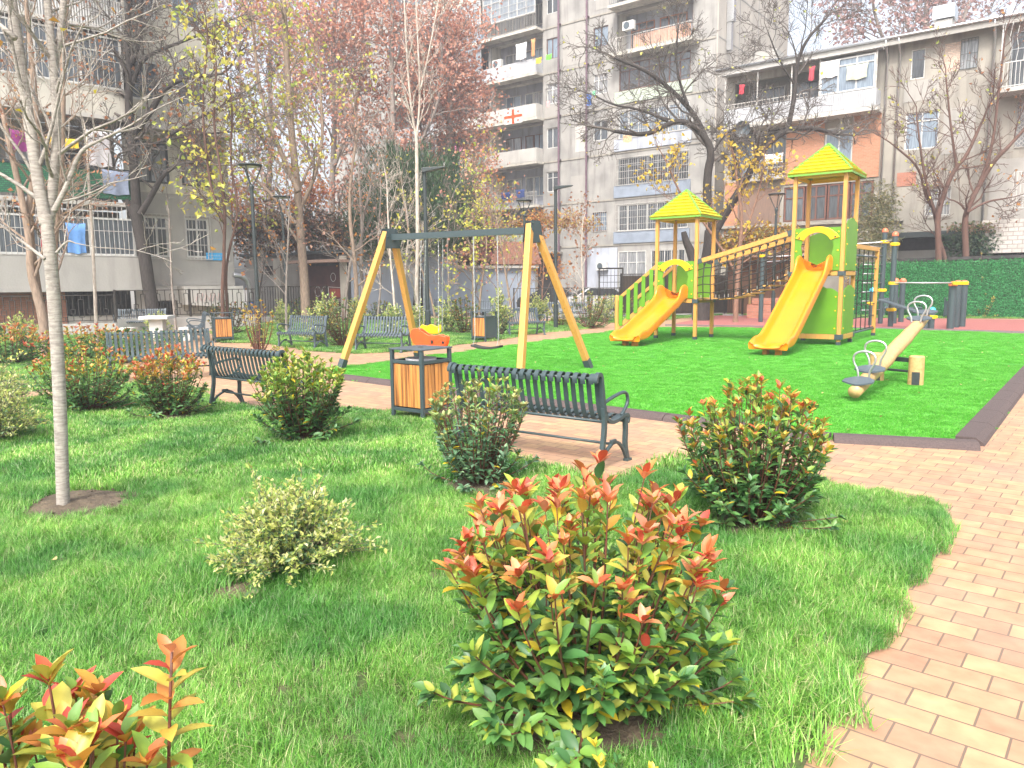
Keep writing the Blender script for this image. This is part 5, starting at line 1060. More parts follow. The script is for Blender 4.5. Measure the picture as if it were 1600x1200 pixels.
# ---- tall block B
B=bldg('nine storey grey panel block with glazed balconies and purple pipes, tallest building behind the swing',(-10.4,68.5),(.787,-.617)); BH=27.5
R_=(22.7,28.3); L1=(11.4,16.4); L2=(6.2,11.2); L3=(.5,6.)
zk=[1.25+3.17*k for k in range(9)]; holes=[]
for k in range(9):
    z=zk[k]
    if k>0:
        for c in (L1,L2,L3): holes.append((c[0],c[1],z+.02,z+2.85))
    if k in(1,2,3,4,5,6,7,8): holes.append((R_[0]+.2,R_[1]-.1,z+.9,z+2.7) if k<5 else (R_[0],R_[1],z+.02,z+2.85))
b=MB(); hs2=[]; 
win=[]
for k in range(9):
    z=zk[k]
    if k>1: hs2.append((16.75,17.75,z+.95,z+2.4)); win.append((16.75,17.75,z+.95,z+2.4,k))
    if k in(1,3,4,5,6): hs2.append((20.8,22.0,z+1.0,z+2.35)); win.append((20.8,22.0,z+1.0,z+2.35,k))
hs2.append((18.9,19.5,zk[1]+1.3,zk[1]+1.8))
wall(b,-8,29.95,0,BH,holes+hs2,0,1.15 if False else .2); b.add([(29.95,0,0),(29.95,13,0),(29.95,13,BH),(29.95,0,BH)],[[0,1,2,3]]); b.add([(-8,0,BH),(29.95,0,BH),(29.95,13,BH),(-8,13,BH)],[[0,1,2,3]]); b.add([(-8,13,0),(-8,0,0),(-8,0,BH),(-8,13,BH)],[[0,1,2,3]])
b.build('wall',W_B,B)
part(B,'side_wall',W_BS,(29.953,30.05,-.02,13,0,BH)); part(B,'side_wall_joint',W_B,*[(30.052,30.07,0,13,z-.03,z+.03) for z in zk[1:]],*[(30.05,30.075,y-.04,y+.04,0,BH) for y in (3.4,6.8,10.2)])
part(B,'floor_joint',W_C,*[(-8,29.9,-.05,-.003,z-.10,z+.02) for z in zk])
part(B,'flue_pipe',MT['galv'],(30.08,30.4,1.2,1.5,16.5,18.2),(30.08,30.55,1.15,1.55,18.21,19.5))
# loggia interiors
part(B,'loggia_back',W_BB,(-7.8,29.7,1.35,1.45,0,BH-.2)); part(B,'loggia_wall',W_A,*[(x,x+.15,.21,1.34,0,BH-.3) for x in(.35,6.03,11.23,16.42,22.54,28.35)]); part(B,'loggia_floor',W_A,*[(.5,29.6,.205,1.34,z-.13,z) for z in zk[1:]])
for (x0,x1,z0,z1,k) in win:
    window(B,x0,x1,z0,z1,.1,[FW,FB,FW,FW][k%4],[1,3,0,2][(k+int(x0))%4],2 if x0<20 else 3-(k%2),.0 if k%2 else .7)
grille(B,18.9,19.5,zk[1]+1.3,zk[1]+1.8); grille(B,20.8,22.0,zk[1]+1.0,zk[1]+2.35,rows=5,step=.16); part(B,'vent_pane',GL[0],(18.9,19.5,.12,.14,zk[1]+1.3,zk[1]+1.8))
rng=random.Random(11); pm=[PW,PB,PG,PGN,W_W]
for ci,c in enumerate((L1,L2,L3)):
    for k in range(1,9):
        z=zk[k]; x0,x1=c; yf=-.85 if ci!=2 else -.6
        part(B,'balcony_slab',W_A,(x0-.1,x1+.1,yf-.05,-.055,z-.17,z-.0))
        mm={(0,4):W_W,(0,3):W_W,(0,5):PW,(1,5):PW,(0,6):None,(1,6):PB,(1,4):W_W,(0,2):None,(0,7):PGN,(1,7):PGN,(1,3):W_W}.get((ci,k),rng.choice(pm))
        if mm is None: railing(B,x0,x1,z,yf,m=BAR)
        else: part(B,'parapet',mm,(x0,x1,yf-.03,yf+.03,z+.02,z+.98),(x0-.02,x0+.03,yf+.03,-.05,z+.02,z+.98),(x1-.03,x1+.02,yf+.03,-.05,z+.02,z+.98))
        enc=(ci,k) in((0,6),(1,6),(1,5),(1,4),(0,7),(1,7),(2,3),(2,5),(2,6),(2,7))
        if enc: window(B,x0+.03,x1-.03,z+1.02,z+2.95,yf,[FW,FW,FG][k%3],[0,2,3,1][(k+ci)%4],6,.75,.06)
        # back wall doors and windows
        fr=FB if (ci,k)==(0,3) else FW
        g=rng.randrange(4) if (ci,k)!=(0,3) else 1
        window(B,x0+.5,x0+2.0,z+(.9 if g%2 else .1),z+2.4,1.28,fr,g,2,0); window(B,x0+2.4,x0+3.2,z+.05,z+2.4,1.28,fr,(g+1)%4,1,.4,.07); window(B,x0+3.25,x1-.3,z+.9,z+2.4,1.28,fr,1 if (ci,k)==(0,4) else (g+2)%4,3,0)
        if (ci,k) in((0,6),(1,5)): grille(B,x0,x1,z+1.0,z+2.9,yf-.08,rows=5)
x0,x1=R_
for k in range(0,9):
    z=zk[k]
    if k<5:
        m_={0:PB,1:PB,2:PB,3:W_BB,4:PGN}[k]
        if k==0: continue
        window(B,x0+.2,x1-.1,z+.9,z+2.7,.08,[FW,FW,FG,FW,FB][k],[0,2,0,3,2][k],7,.0 if k%2 else .72,.06)
        part(B,'parapet',m_,(x0-.1,x1+.1,-.12,-.06,z+.05,z+.86)); 
        if k<4: grille(B,x0+.1,x1,z+.88,z+2.75,-.16,rows=5,step=.17)
    else:
        part(B,'balcony_slab',W_A,(x0-.1,x1+.5,-1.1,-.055,z-.2,z)); railing(B,x0,x1+.4,z,-1.0,m=MT['metal_l'] if k==6 else BAR)
        if k==5: part(B,'parapet',PO,(x0+1.8,x1+.3,-.96,-.93,z+.08,z+.9))
        window(B,x0+.4,x0+2.2,z+.8,z+2.4,1.28,FO if k==5 else FW,0,3,.7); window(B,x0+2.6,x0+4.6,z+.1,z+2.4,1.28,FO if k==5 else FW,2,3,.35,.08); window(B,x0+5.,x1-.4,z+.8,z+2.4,1.28,FO if k==5 else FW,1,2,0)
window(B,23.0,25.2,1.3,3.9,-.03,FW,1,3,.7); window(B,25.6,28.1,1.5,3.9,-.03,FW,0,5,0); grille(B,25.6,28.1,1.4,3.95,-.13,rows=4,step=.17); part(B,'bluish_base_wall',W_BB,(20.4,29.9,-.055,-.02,0,1.25),(20.4,22.9,-.058,-.02,1.27,4.2))
part(B,'entrance_shade_panel',DK,(10.5,17.8,-.04,-.012,0,3.9)); part(B,'entrance_pillar',W_A,(15.2,15.9,-.5,-.06,0,3.9),(12.2,12.5,-.5,-.06,0,3.9)); part(B,'entrance_canopy',W_C,(9.5,18.2,-1.6,-.06,3.92,4.05))  # flat near-black panel on the wall face paints the entrance's shade
for x in (18.0,20.4):
    b=MB(); b.tube([(x,-.28,0),(x,-.28,BH)],.07,8); 
    for z in zk: b.box(x-.1,x+.1,-.3,-.05,z-.03,z+.03)
    b.build('drain_pipe',RUST,B,smooth=False)
part(B,'render_patch',W_W,(19.3,20.2,-.012,-.003,zk[3]+.4,zk[3]+2.2),(18.3,18.8,-.012,-.003,zk[5]+.3,zk[5]+2.6)); part(B,'grey_render_patch',W_AG,(18.2,20.2,-.014,-.003,zk[5]+.2,zk[5]+3.0),(21,22.3,-.014,-.003,zk[6]+.3,zk[6]+2.9),(18.9,20.2,-.016,-.003,zk[2]+.1,zk[2]+1.9),(16.6,17.9,-.013,-.003,zk[4]-.1,zk[4]+.85),(22.05,22.6,-.013,-.003,zk[3]-.1,zk[3]+3.0))
# flag with five crosses
def flag():
    T=Matrix.Translation(B.location)@Matrix.Rotation(B.rotation_euler[2],4,'Z'); p=T@Vector((14.3,-.93,14.75)); t=thing('flag','white flag with a red cross and four small crosses on a balcony','flag',tuple(p),B.rotation_euler[2])
    b=MB(); b.box(-.85,.85,-.01,.01,-1.05,0); b.build('flag_cloth',MT['white'],t); b=MB(); b.box(-.845,.845,-.016,-.012,-.63,-.42); b.box(-.12,.12,-.018,-.014,-1.045,-.005)
    for cx in(-.48,.48):
        for cz in(-.21,-.84): b.box(cx-.11,cx+.11,-.016,-.012,cz-.03,cz+.03); b.box(cx-.035,cx+.035,-.0175,-.013,cz-.1,cz+.1)
    b.build('red_crosses',MT['red'],t)
flag()
acunit(B,12.6,zk[5]+.98,-.6,'air conditioner standing on the white balcony ledge beside the hanging sheet'); acunit(B,9.6,zk[4]-.1,-1.1,'air conditioner below the balcony left of the flag'); acunit(B,11.2,zk[2]+1.6,-1.05,'air conditioner on the pillar left of the dark blue laundry'); acunit(B,21.8,2.6,-.3,'air conditioner on the bluish ground floor wall of the tall block'); acunit(B,24.3,zk[5]+1.2,-1.2,'air conditioner on the orange balcony of the tall block')
for a in [(15.2,zk[5]+2.2,1.0,1.1,(.7,.7,.7),'white sheet drying on the balcony three floors up beside the purple pipe'),(16.3,zk[5]+2.3,.35,1.2,(.55,.25,.1),'tan towel hanging at the right end of the white balcony'),(16.8,zk[5]+.9,.5,.4,(.7,.5,.05),'small yellow cloth on the clothes line by the purple pipe'),(17.7,zk[5]+.95,.5,.35,(.15,.65,.05),'bright green cloth on the line crossing the purple pipe'),
  (17.6,zk[4]+.9,.3,.4,(.75,.35,.35),'small pink cloth beside the first purple pipe'),(21.1,zk[4]+.9,.4,.8,(.03,.15,.5),'blue shirt hanging under the window right of the second pipe'),(21.5,zk[4]+1.0,.25,.3,(.15,.6,.3),'small green cloth beside the blue shirt'),(13.6,zk[2]+1.1,.9,.5,(.03,.06,.2),'left dark blue garment on the low balcony above the lantern'),(15.0,zk[2]+1.2,.8,.6,(.03,.06,.2),'right dark blue garment on the low balcony above the lantern'),
  (9.0,zk[3]+2.0,1.2,.8,(.7,.2,.35),'pink washing on the balcony left of the brown framed loggia'),(10.9,zk[3]+1.2,.6,.9,(.15,.45,.35),'teal cloth over the rail left of the brown framed loggia'),(23.7,zk[6]+1.0,.5,.9,(.03,.035,.05),'black garment on the top balcony rail, left one'),(24.5,zk[6]+1.0,.7,.95,(.2,.2,.22),'spotted dark cloth on the top balcony rail'),(25.5,zk[6]+1.0,.7,.9,(.04,.05,.07),'black garment on the top balcony rail, right one'),(24.2,zk[3]+.9,.7,.5,(.6,.42,.25),'tan cloth on the ledge below the barred windows')]:
    cloth(B,*a)
# ---- right building C
Cb=bldg('three storey stained building with gutters and an orange brick bay on the right',(12.36,44.54),(.787,-.617),'old_building')
holes=[(.5,8.2,10.72,13.2),(.4,3.6,7.7,10.4),(5.75,7.2,7.9,10.0),(3.6,8.4,5.1,7.05),(9.85,10.5,11.9,13.35),(11.35,12.8,12.0,13.35),(9.75,11.3,8.4,10.25),(10.9,12.05,5.0,6.35),(9.0,12.7,1.0,4.2),(14.6,16.6,8.0,10.1),(14.7,16.1,5.2,6.8)]
b=MB(); wall(b,0,20,0,13.9,holes,0,.22); b.add([(0,10,0),(0,0,0),(0,0,13.9),(0,10,13.9)],[[0,1,2,3]]); b.add([(20,0,0),(20,10,0),(20,10,13.9),(20,0,13.9)],[[0,1,2,3]]); b.build('wall',W_C,Cb)
part(Cb,'inner_wall',W_AG,(.1,8.6,1.4,1.5,.1,13.7)); part(Cb,'recess_shade',DK,(.2,8.5,.23,1.38,10.5,10.68),(8.8,19.8,.6,.7,.1,13.5)); part(Cb,'carport_wall',W_W,(9.0,12.7,.5,.58,1.0,3.3))  # DK sheets paint the shade in the loggia and carport depth
b=MB(); b.beam((-.4,4.5,14.75),(20.4,4.5,14.75),11,.12); 
part(Cb,'roof',PG,(-.4,20.4,-.6,10.5,13.92,14.06)); part(Cb,'fascia',W_AG,(-.4,20.4,-.62,-.603,13.6,14.05)); part(Cb,'eaves',W_W,(-.3,8.5,-.55,-.01,13.70,13.9))
b=MB(); b.tube([(-.4,-.68,13.95),(20.4,-.68,13.95)],.07,8)
for x in (8.75,9.35,13.5): b.tube([(x,-.66,13.9),(x,-.4,13.5),(x,-.12,13.2),(x,-.12,.5)],.06,8)
b.build('gutter',MT['galv'],Cb,smooth=True)
part(Cb,'brick_facing',OBR,(3.65,5.72,-.06,-.004,7.2,10.45),(7.23,8.6,-.06,-.004,7.2,10.45),(5.75,7.2,-.06,-.004,7.2,7.87)); part(Cb,'red_brick_strip',OBR,(.1,.9,-.04,-.004,5.,7.6))
part(Cb,'balcony_slab',W_W,(.2,8.6,-1.0,-.01,10.45,10.68)); part(Cb,'parapet',PW,(.3,8.5,-.97,-.93,10.7,11.55),(8.46,8.5,-.92,-.02,10.7,11.55)); part(Cb,'awning',PG,(.2,8.7,-1.15,-.62,13.45,13.52))
railing(Cb,.3,5,11.56,-.95,.25,BAR,.2); part(Cb,'balcony_post',BAR,*[(x,x+.06,-.98,-.92,11.56,13.45) for x in(.3,2.2,4.1,5.6,8.42)])
window(Cb,5.9,7.1,10.9,13.0,1.3,FW,3,1,0); window(Cb,7.2,8.3,11.0,13.0,1.3,FW,2,1,0); window(Cb,5.66,8.4,11.58,13.3,-.93,FW,3,3,.78,.07); window(Cb,1,3,11.0,13.0,1.3,FW,0,3,0); window(Cb,3.3,5.4,11.0,13.0,1.3,FG,2,2,0)
window(Cb,5.75,7.2,7.9,10.0,.1,FW,3,2,0,.07); window(Cb,.5,1.6,7.9,10.1,.5,FW,3,1,0); window(Cb,1.9,3.5,8.3,10.1,.6,FW,2,2,0); railing(Cb,1.5,3.6,7.72,-.4,.9,BAR); part(Cb,'balcony_slab',W_AG,(1.4,3.7,-.5,-.01,7.5,7.7))
for i in range(4): window(Cb,3.62+i*1.2,3.62+(i+1)*1.2-.06,5.12,7.03,.08,FB,[2,0,0,2][i],2,.68,.09)
part(Cb,'timber_cladding',wood('grey_brown_boards',(.22,.14,.10),(.14,.09,.07),knots=False,rough=.8),(.95,3.4,-.08,-.004,4.9,7.1)); part(Cb,'ledge',W_C,(3.4,8.6,-.25,-.01,4.85,5.05))
window(Cb,9.85,10.5,11.9,13.35,.1,FW,0,1,0); part(Cb,'brick_infill',TBR,(11.35,12.05,.02,.1,12.0,13.35)); window(Cb,12.07,12.8,12.0,13.35,.1,FG,1,2,0); grille(Cb,12.07,12.8,12.0,13.4,-.04,m=MT['dark'])
window(Cb,9.75,11.3,8.4,10.25,.1,FW,3,2,.75,.06); window(Cb,10.9,12.05,5.0,6.35,.1,FW,1,2,0); grille(Cb,10.9,12.05,4.95,6.45,-.08); part(Cb,'brick_patch',RBR,(9.5,10.4,-.03,-.003,6.6,7.3)); part(Cb,'grey_patch',W_AG,(9.6,11.2,-.02,-.003,10.8,11.8)); part(Cb,'grey_patch',W_AG,(11.5,12.9,-.022,-.003,8.0,10.2))
part(Cb,'carport_lintel',MT['dark'],(8.9,13.2,-.9,-.02,3.9,4.18)); window(Cb,10.6,11.7,1.6,2.9,.46,FW,0,2,0)
part(Cb,'balcony_slab',W_W,(13.8,20,-1.2,-.01,10.4,10.6)); railing(Cb,13.9,20,10.6,-1.15,1.1,FW,.16); part(Cb,'balcony_cage',FW,*[(x,x+.05,-1.18,-1.12,11.75,13.5) for x in(13.9,15.4,16.9,18.4,19.9)]); window(Cb,14.2,17,10.7,13.3,.0-.1,FG,0,4,.7); window(Cb,17.4,19.6,10.7,13.3,-.1,FG,2,3,.7)
b=MB()
for i in range(22): x=13.95+i*.28; b.tube([(x,-1.15,11.75),(x+.07,-1.15,12.3),(x-.02,-1.15,12.8),(x+.08,-1.15,13.5)],.014,4)
b.build('ornate_bars',FW,Cb)
window(Cb,14.6,16.6,8.0,10.1,.1,FG,1,2,0); grille(Cb,14.6,16.6,8.0,10.1,-.05,diamond=True,rows=2,m=BAR); window(Cb,14.7,16.1,5.2,6.8,.1,FG,0,3,.5); grille(Cb,14.7,16.1,5.15,6.85,-.06,m=FW,rows=4)
part(Cb,'block_wall',WBR,(13.6,20,-.9,-.02,3.0,4.6)); part(Cb,'plaster_bay',W_AG,(13.7,20,-.06,-.003,4.61,7.5))
part(Cb,'chimney',W_W,(10.6,11.4,1.2,2.0,14.1,14.9)); part(Cb,'chimney_cowl',MT['galv'],(10.5,11.5,1.1,2.1,14.95,15.6)); part(Cb,'skylight_box',W_AG,(1.0,2.6,.8,2,14.1,15.0)); part(Cb,'chimney',W_AG,(15.6,16.6,1.5,2.6,14.1,15.3))
for a in [(5.0,12.7,.3,.7,(.4,.06,.08),'red garment on the top balcony behind the bare tree'),(5.9,12.8,.9,.8,(.7,.66,.66),'striped white sheet on the top balcony of the brick building'),(1.3,12.4,.3,.5,(.5,.04,.06),'dark red garment at the far left of the top balcony, brick building'),(7.2,12.4,1.0,.7,(.5,.52,.4),'olive cloth on the right part of the top balcony, brick building')]: cloth(Cb,*a)
cloth(Cb,3.0,8.6,1.0,.5,(.6,.55,.55),'pale washing on the small rail behind the yellow tree',y=-.55)
b=MB(); b.lathe([(.001,0),(.30,.06),(.42,.16)],20); o=b.build('satellite_dish',MT['metal_l'],None,smooth=True); T=Matrix.Translation(Cb.location)@Matrix.Rotation(Cb.rotation_euler[2],4,'Z'); o.location=T@Vector((1.5,-1.2,10.0)); o.rotation_euler=(R(100),0,R(-30)); tag(o,'small round satellite dish below the top balcony of the brick building','satellite dish')
Cb.scale=(.957,1,.965)
# ---- left building A
Aax=Vector((.72,.69)).normalized(); Aa=bldg('left apartment block with barred balconies, grey lower wall and a green screened balcony',(-12.4-.722*13,34-.692*13),(Aax.x,Aax.y)); AH=16.5
zs=[1.7,4.95,8.15,11.35,14.55]
holes=[(9.35,10.3,2.95,4.6),(11.0,12.0,2.95,4.6),(9.0,10.5,5.95,7.6),(11.0,12.3,5.95,7.6),(9.2,10.4,9.2,10.8),(11.0,12.2,9.2,10.8),(9.2,10.4,12.4,14.0),(11.0,12.2,12.4,14.0),(9.2,10.4,.4,1.1)]
b=MB(); wall(b,8.8,13,0,AH,holes,0,.2); b.add([(13,0,0),(13,9,0),(13,9,AH),(13,0,AH)],[[0,1,2,3]]); b.build('wall',W_A,Aa)
part(Aa,'roof_slab',W_A,(-6,13.3,-1.6,9,AH+.002,AH+.25))
part(Aa,'shade_black',DK,(8.9,12.9,.35,.42,.1,AH-.1)); part(Aa,'lower_grey_wall',W_AG,(8.8,9.34,-.03,-.003,1.75,5.55),(10.31,10.99,-.03,-.003,1.75,5.55),(12.01,13.02,-.03,-.003,1.75,5.55),(9.34,10.31,-.03,-.003,1.75,2.94),(10.99,12.01,-.03,-.003,1.75,2.94),(9.34,10.31,-.03,-.003,4.62,5.55),(10.99,12.01,-.03,-.003,4.62,5.55),(13.003,13.03,-.03,8.9,1.75,5.55))
part(Aa,'plinth',W_W,(8.8,9.15,-.12,-.01,0,1.7),(10.45,13.05,-.12,-.01,0,1.7),(9.15,10.45,-.12,-.01,0,.35),(9.15,10.45,-.12,-.01,1.15,1.7)); grille(Aa,9.2,10.4,.38,1.12,-.1,m=MT['dark'])
for i,(x0,x1,z0,z1) in enumerate(holes[:2]): window(Aa,x0,x1,z0,z1,.06,FW,0,2,.72,.07); grille(Aa,x0-.04,x1+.04,z0-.08,z1+.1,-.1,rows=4,step=.15)
for i,(x0,x1,z0,z1) in enumerate(holes[2:8]): window(Aa,x0,x1,z0,z1,.08,MT['dark'] if i<2 else FW,1 if i<2 else [0,2,1,3][i-2],2,0,.09)
part(Aa,'canopy',W_AG,(8.85,12.9,-1.0,-.01,7.95,8.12)); part(Aa,'cornice',W_A,(8.85,13.04,-.06,-.004,5.56,5.64))
b=MB(); b.prism([(0,0)]*0 or [(10.5,.95),(13.0,.75),(13.0,1.72),(10.45,1.72)],-.9,-.13); o=b.build('entrance_hood',W_W,Aa)
b=MB()
for s in range(3): b.tube([(10.9+s*.35,-.93,1.1),(11.0+s*.35,-.93,1.4),(11.12+s*.35,-.93,1.12),(11.2+s*.35,-.93,1.42)],.015,4)
b.build('graffiti',mat('faded_pink_paint',(.55,.38,.36),rough=.8),o)
b=MB(); b.tube(smooth_path([(12.9,-.2,2.2),(13.3,-.25,2.15),(13.6,-.25,1.8),(13.62,-.25,1.0)],2),.11,10); b.build('drain_elbow',MT['galv'],Aa,smooth=True); b=MB(); b.tube([(13.62,-.25,1.0),(13.62,-.25,.1)],.10,10); b.build('drain_end',mat('blue_plastic_pipe',(.02,.2,.6),rough=.4),Aa)
# projecting balconies
part(Aa,'under_balcony_shade',DK,(-6,8.78,.5,.56,0,1.6)); part(Aa,'brick_base',RBR,(-6,6.2,-.25,.1,0,1.55)); part(Aa,'side_return',W_A,(8.72,8.8,-1.18,.0,1.95,AH)); part(Aa,'base_wall',W_W,(6.25,8.7,-.20,.1,0,.62)); b=MB(); grille(Aa,6.3,8.2,.62,1.6,-.25,m=MT['dark'],rows=3,step=.16)  # near-black sheet paints the shade beneath the balconies
for i,z in enumerate(zs):
    part(Aa,'balcony_slab',W_W if i else W_AG,(-6,8.71,-1.22,.9,z-.14,z+.0))
    if i==0: part(Aa,'parapet',W_AG,(-6,8.71,-1.2,-1.1,z+.002,2.9))
    elif i==1:
        part(Aa,'green_screen',brickmat('green_privacy_net',(.012,.10,.05),(.02,.17,.07),(.005,.05,.03),.12,.07,ms=.01,axis='XZ'),(-6,8.70,-1.24,-1.16,z+.12,z+1.15)); part(Aa,'handrail',MT['dark'],(-6,8.70,-1.27,-1.13,z+1.16,z+1.25))
    else: part(Aa,'parapet',[0,0,W_A,PG,PW][i],(-6,8.71,-1.2,-1.12,z+.002,z+1.0))
    zt=z+3.05; part(Aa,'balcony_back',W_A if i>1 else W_AG,(-6,8.7,.9,1.0,z+.002,zt)) 
    for j in range(5):
        x0=-5.6+j*2.9; window(Aa,x0,x0+1.6,z+.9,z+2.45,.84,FW,[0,1,2,3,1][(i+j)%5],2,.7,.08); window(Aa,x0+1.8,x0+2.55,z+.03,z+2.45,.84,FW,(i+j)%3,1,.4,.08)
    if i==0:
        window(Aa,-5.9,8.6,2.92,4.35,-1.12,FW,GL[2] if False else 2,9,0,.07); grille(Aa,-6,8.68,2.9,4.8,-1.2,rows=3,step=.17)
    if i in(2,3,4): window(Aa,-5.9,8.6,z+1.03,z+2.9,-1.1,[FW,FG,FW][i-2],[2,0,3][i-2],10,.7,.06); 
    if i in(2,3): grille(Aa,-6,8.68,z+1.0,z+3.0,-1.26,rows=3,step=.2)
for a in [(5.6,4.1,.55,1.1,(.40,.01,.03),'dark red towel behind the bars of the ground floor balcony'),(6.5,4.1,.65,1.1,(.12,.28,.6),'light blue towel behind the bars of the ground floor balcony')]: cloth(Aa,*a,y=-1.24)
for a in [(8.0,zs[1]+1.2,.95,.9,(.22,.26,.36),'grey blue blanket over the right end of the green screened balcony'),(5.0,zs[1]+2.3,.8,.7,(.2,.02,.14),'dark purple cloth hanging above the green screen'),(6.3,zs[1]+2.2,1.1,.35,(.75,.5,.03),'yellow cloth on the line above the green screen'),(3.6,zs[1]+2.5,.8,.9,(.6,.62,.68),'white shirt with print hanging above the green screen'),(2.2,zs[1]+1.45,.5,.4,(.7,.22,.08),'orange pot cloth on the green rail at far left'),(7.5,zs[1]+2.6,.9,1.3,(.5,.48,.5),'pale curtain cloth at the right of the green screened balcony'),
  (12.9-.9,9.9,.01,.01,(.5,.5,.5),'')][:6]: cloth(Aa,*a,y=-1.3)
T=Matrix.Translation(Aa.location)@Matrix.Rotation(Aa.rotation_euler[2],4,'Z'); t=thing('street_name_sign','blue and white street name plate on the corner of the left block','sign',tuple(T@Vector((12.35,-.05,3.0))),Aa.rotation_euler[2])
b=MB(); b.box(-.55,.22,-.02,.0,-.16,.16); b.build('blue_plate',mat('sign_blue',(.02,.38,.78),rough=.4),t); b=MB(); b.box(.225,.5,-.02,0,-.16,.16)
b.build('white_plate',MT['white'],t); b=MB(); rr=random.Random(3)
for z in(.05,-.07):
    x=-.48
    while x<.1: w=rr.uniform(.03,.06); b.box(x,x+w,-.024,-.021,z-.03,z-.018); b.box(x,x+.012,-.0245,-.0215,z-.03,z+.03); x+=w+.03
b.box(.34,.39,-.024,-.021,-.04,.05); b.build('lettering',MT['white'],t)
# ---- low sheds, blue wall, fences
def lowblk(name,label,px0,D0,px1,D1,h,m,depth=4,top=None):
    p=A(px0,448,D0); q=A(px1,448,D1); ax=Vector((q[0]-p[0],q[1]-p[1])); L=ax.length; t=thing(name,label,'building' if depth>1 else 'wall',(p[0],p[1],0),math.atan2(ax.y,ax.x)); part(t,'wall',m,(0,L,0,depth,-.02,h)); part(t,'roof',top or MT['dark'],(-.15,L+.15,-.25,depth+.1,h+.002,h+.14)); return t,L
g1,L=lowblk('concrete_shed','low grey concrete shed behind the railing, left of the chalk drawn wall',385,44,470,42,3.35,W_AG)
part(g1,'vent',DK,(1.6,2.2,-.03,.0-.002,2.3,2.8)); part(g1,'buttress',W_A,(2.4,2.9,-.2,-.003,0,3.2))
g2,L=lowblk('mural_shed','brown walled shed with white chalk drawings and a pinkish awning',470,41.5,545,39.5,3.35,W_D)
part(g2,'brown_wall',mat('brown_painted_wall',(.10,.04,.035),(.07,.03,.03),rough=.8,scale=3),(.3,L-.25,-.05,-.003,.05,2.7)); part(g2,'awning',mat('pink_awning',(.50,.34,.28),(.42,.28,.22),rough=.8),(-.2,L+.1,-.9,-.02,2.86,3.0))
b=MB()
def ell(cx,cz,a,c): 
    an=np.linspace(0,6.283,15); b.tube(np.stack([cx+a*np.cos(an),np.full(15,-.06),cz+c*np.sin(an)],1),.014,4,cap=False)
s=L/2.75; ell(1.45*s,1.35,.17*s,.26); ell(1.05*s,1.35,.17*s,.26); ell(1.95*s,2.1,.14*s,.22)
for z0,z1 in((.95,1.6),(.55,.9),(.1,.45)): b.tube([(1.65*s,-.06,z1),(2.4*s,-.06,z1-.05),(2.42*s,-.06,z0+.03),(2.0*s,-.06,z0-.05),(1.68*s,-.06,z0),(1.65*s,-.06,z1)],.014,4,cap=False)
b.build('chalk_drawing',MT['white'],g2); part(g2,'red_panel',mat('dark_red_panel',(.3,.05,.03),rough=.7),(1.72*s,2.36*s,-.058,-.052,1.05,1.5)); part(g2,'corner_pier',W_A,(L-.5,L-.02,-.12,-.06,0,3.2))
w1,L=lowblk('blue_garden_wall','long pale blue rendered wall behind the left half of the swing',547,39.6,716,44,3.35,W_BL,.3,W_W); 
w2,L=lowblk('blue_garden_wall','pale blue grey lower wall under the tiled roof, right of the longer one',716,44.3,836,46,2.6,W_BL,.3,W_W)
t,L=lowblk('red_roofed_shed','shed with a dark red corrugated roof behind the pale blue wall',695,48,775,49,3.3,W_D,3,PR); b=MB(); b.prism([(0,0)]*0 or [(-.5,3.4),(L+.6,3.4),(L-.6,5.0),(0.1,5.0)],-.4,-.2); b.build('roof_slope',PR,t)
t,L=lowblk('tiled_shed','shed with a worn reddish tile roof right of the dark red roof',770,48,835,49,2.75,W_D,3,None); b=MB(); b.prism([(-.3,2.9),(L+.3,2.9),(L-.1,4.3),(.2,4.3)],-.5,-.35); b.build('roof_slope',mat('old_tiles',(.36,.16,.10),(.25,.12,.09),rough=.9,scale=6),t)
t,L=lowblk('board_shack','brown board shack with a beige roof behind the rope bridge',1133,39,1248,37.5,2.7,wood('old_boards',(.23,.11,.06),(.10,.05,.03),knots=False,rough=.85,st=(9,9,.6)),3,MT['log'])
part(t,'sheet_roof',mat('beige_sheet',(.50,.33,.23),(.42,.28,.2),rough=.8),(-.3,L+.3,-.8,2.6,2.86,3.5)); part(t,'brace',MT['log'],(2.9,3.1,-.12,-.02,0,2.5),(1.2,1.3,-.12,-.02,0,2.5))
o=part(None,'brick_step',RBR,(0,2.3,-.5,.5,0,.62),(.2,2.2,-.3,.5,.64,.9)); o.location=(*A(1168,480,35)[:2],0); tag(o,'low brick plinth with rubble under the rope bridge','masonry block'); o.rotation_euler=(0,0,R(-20))
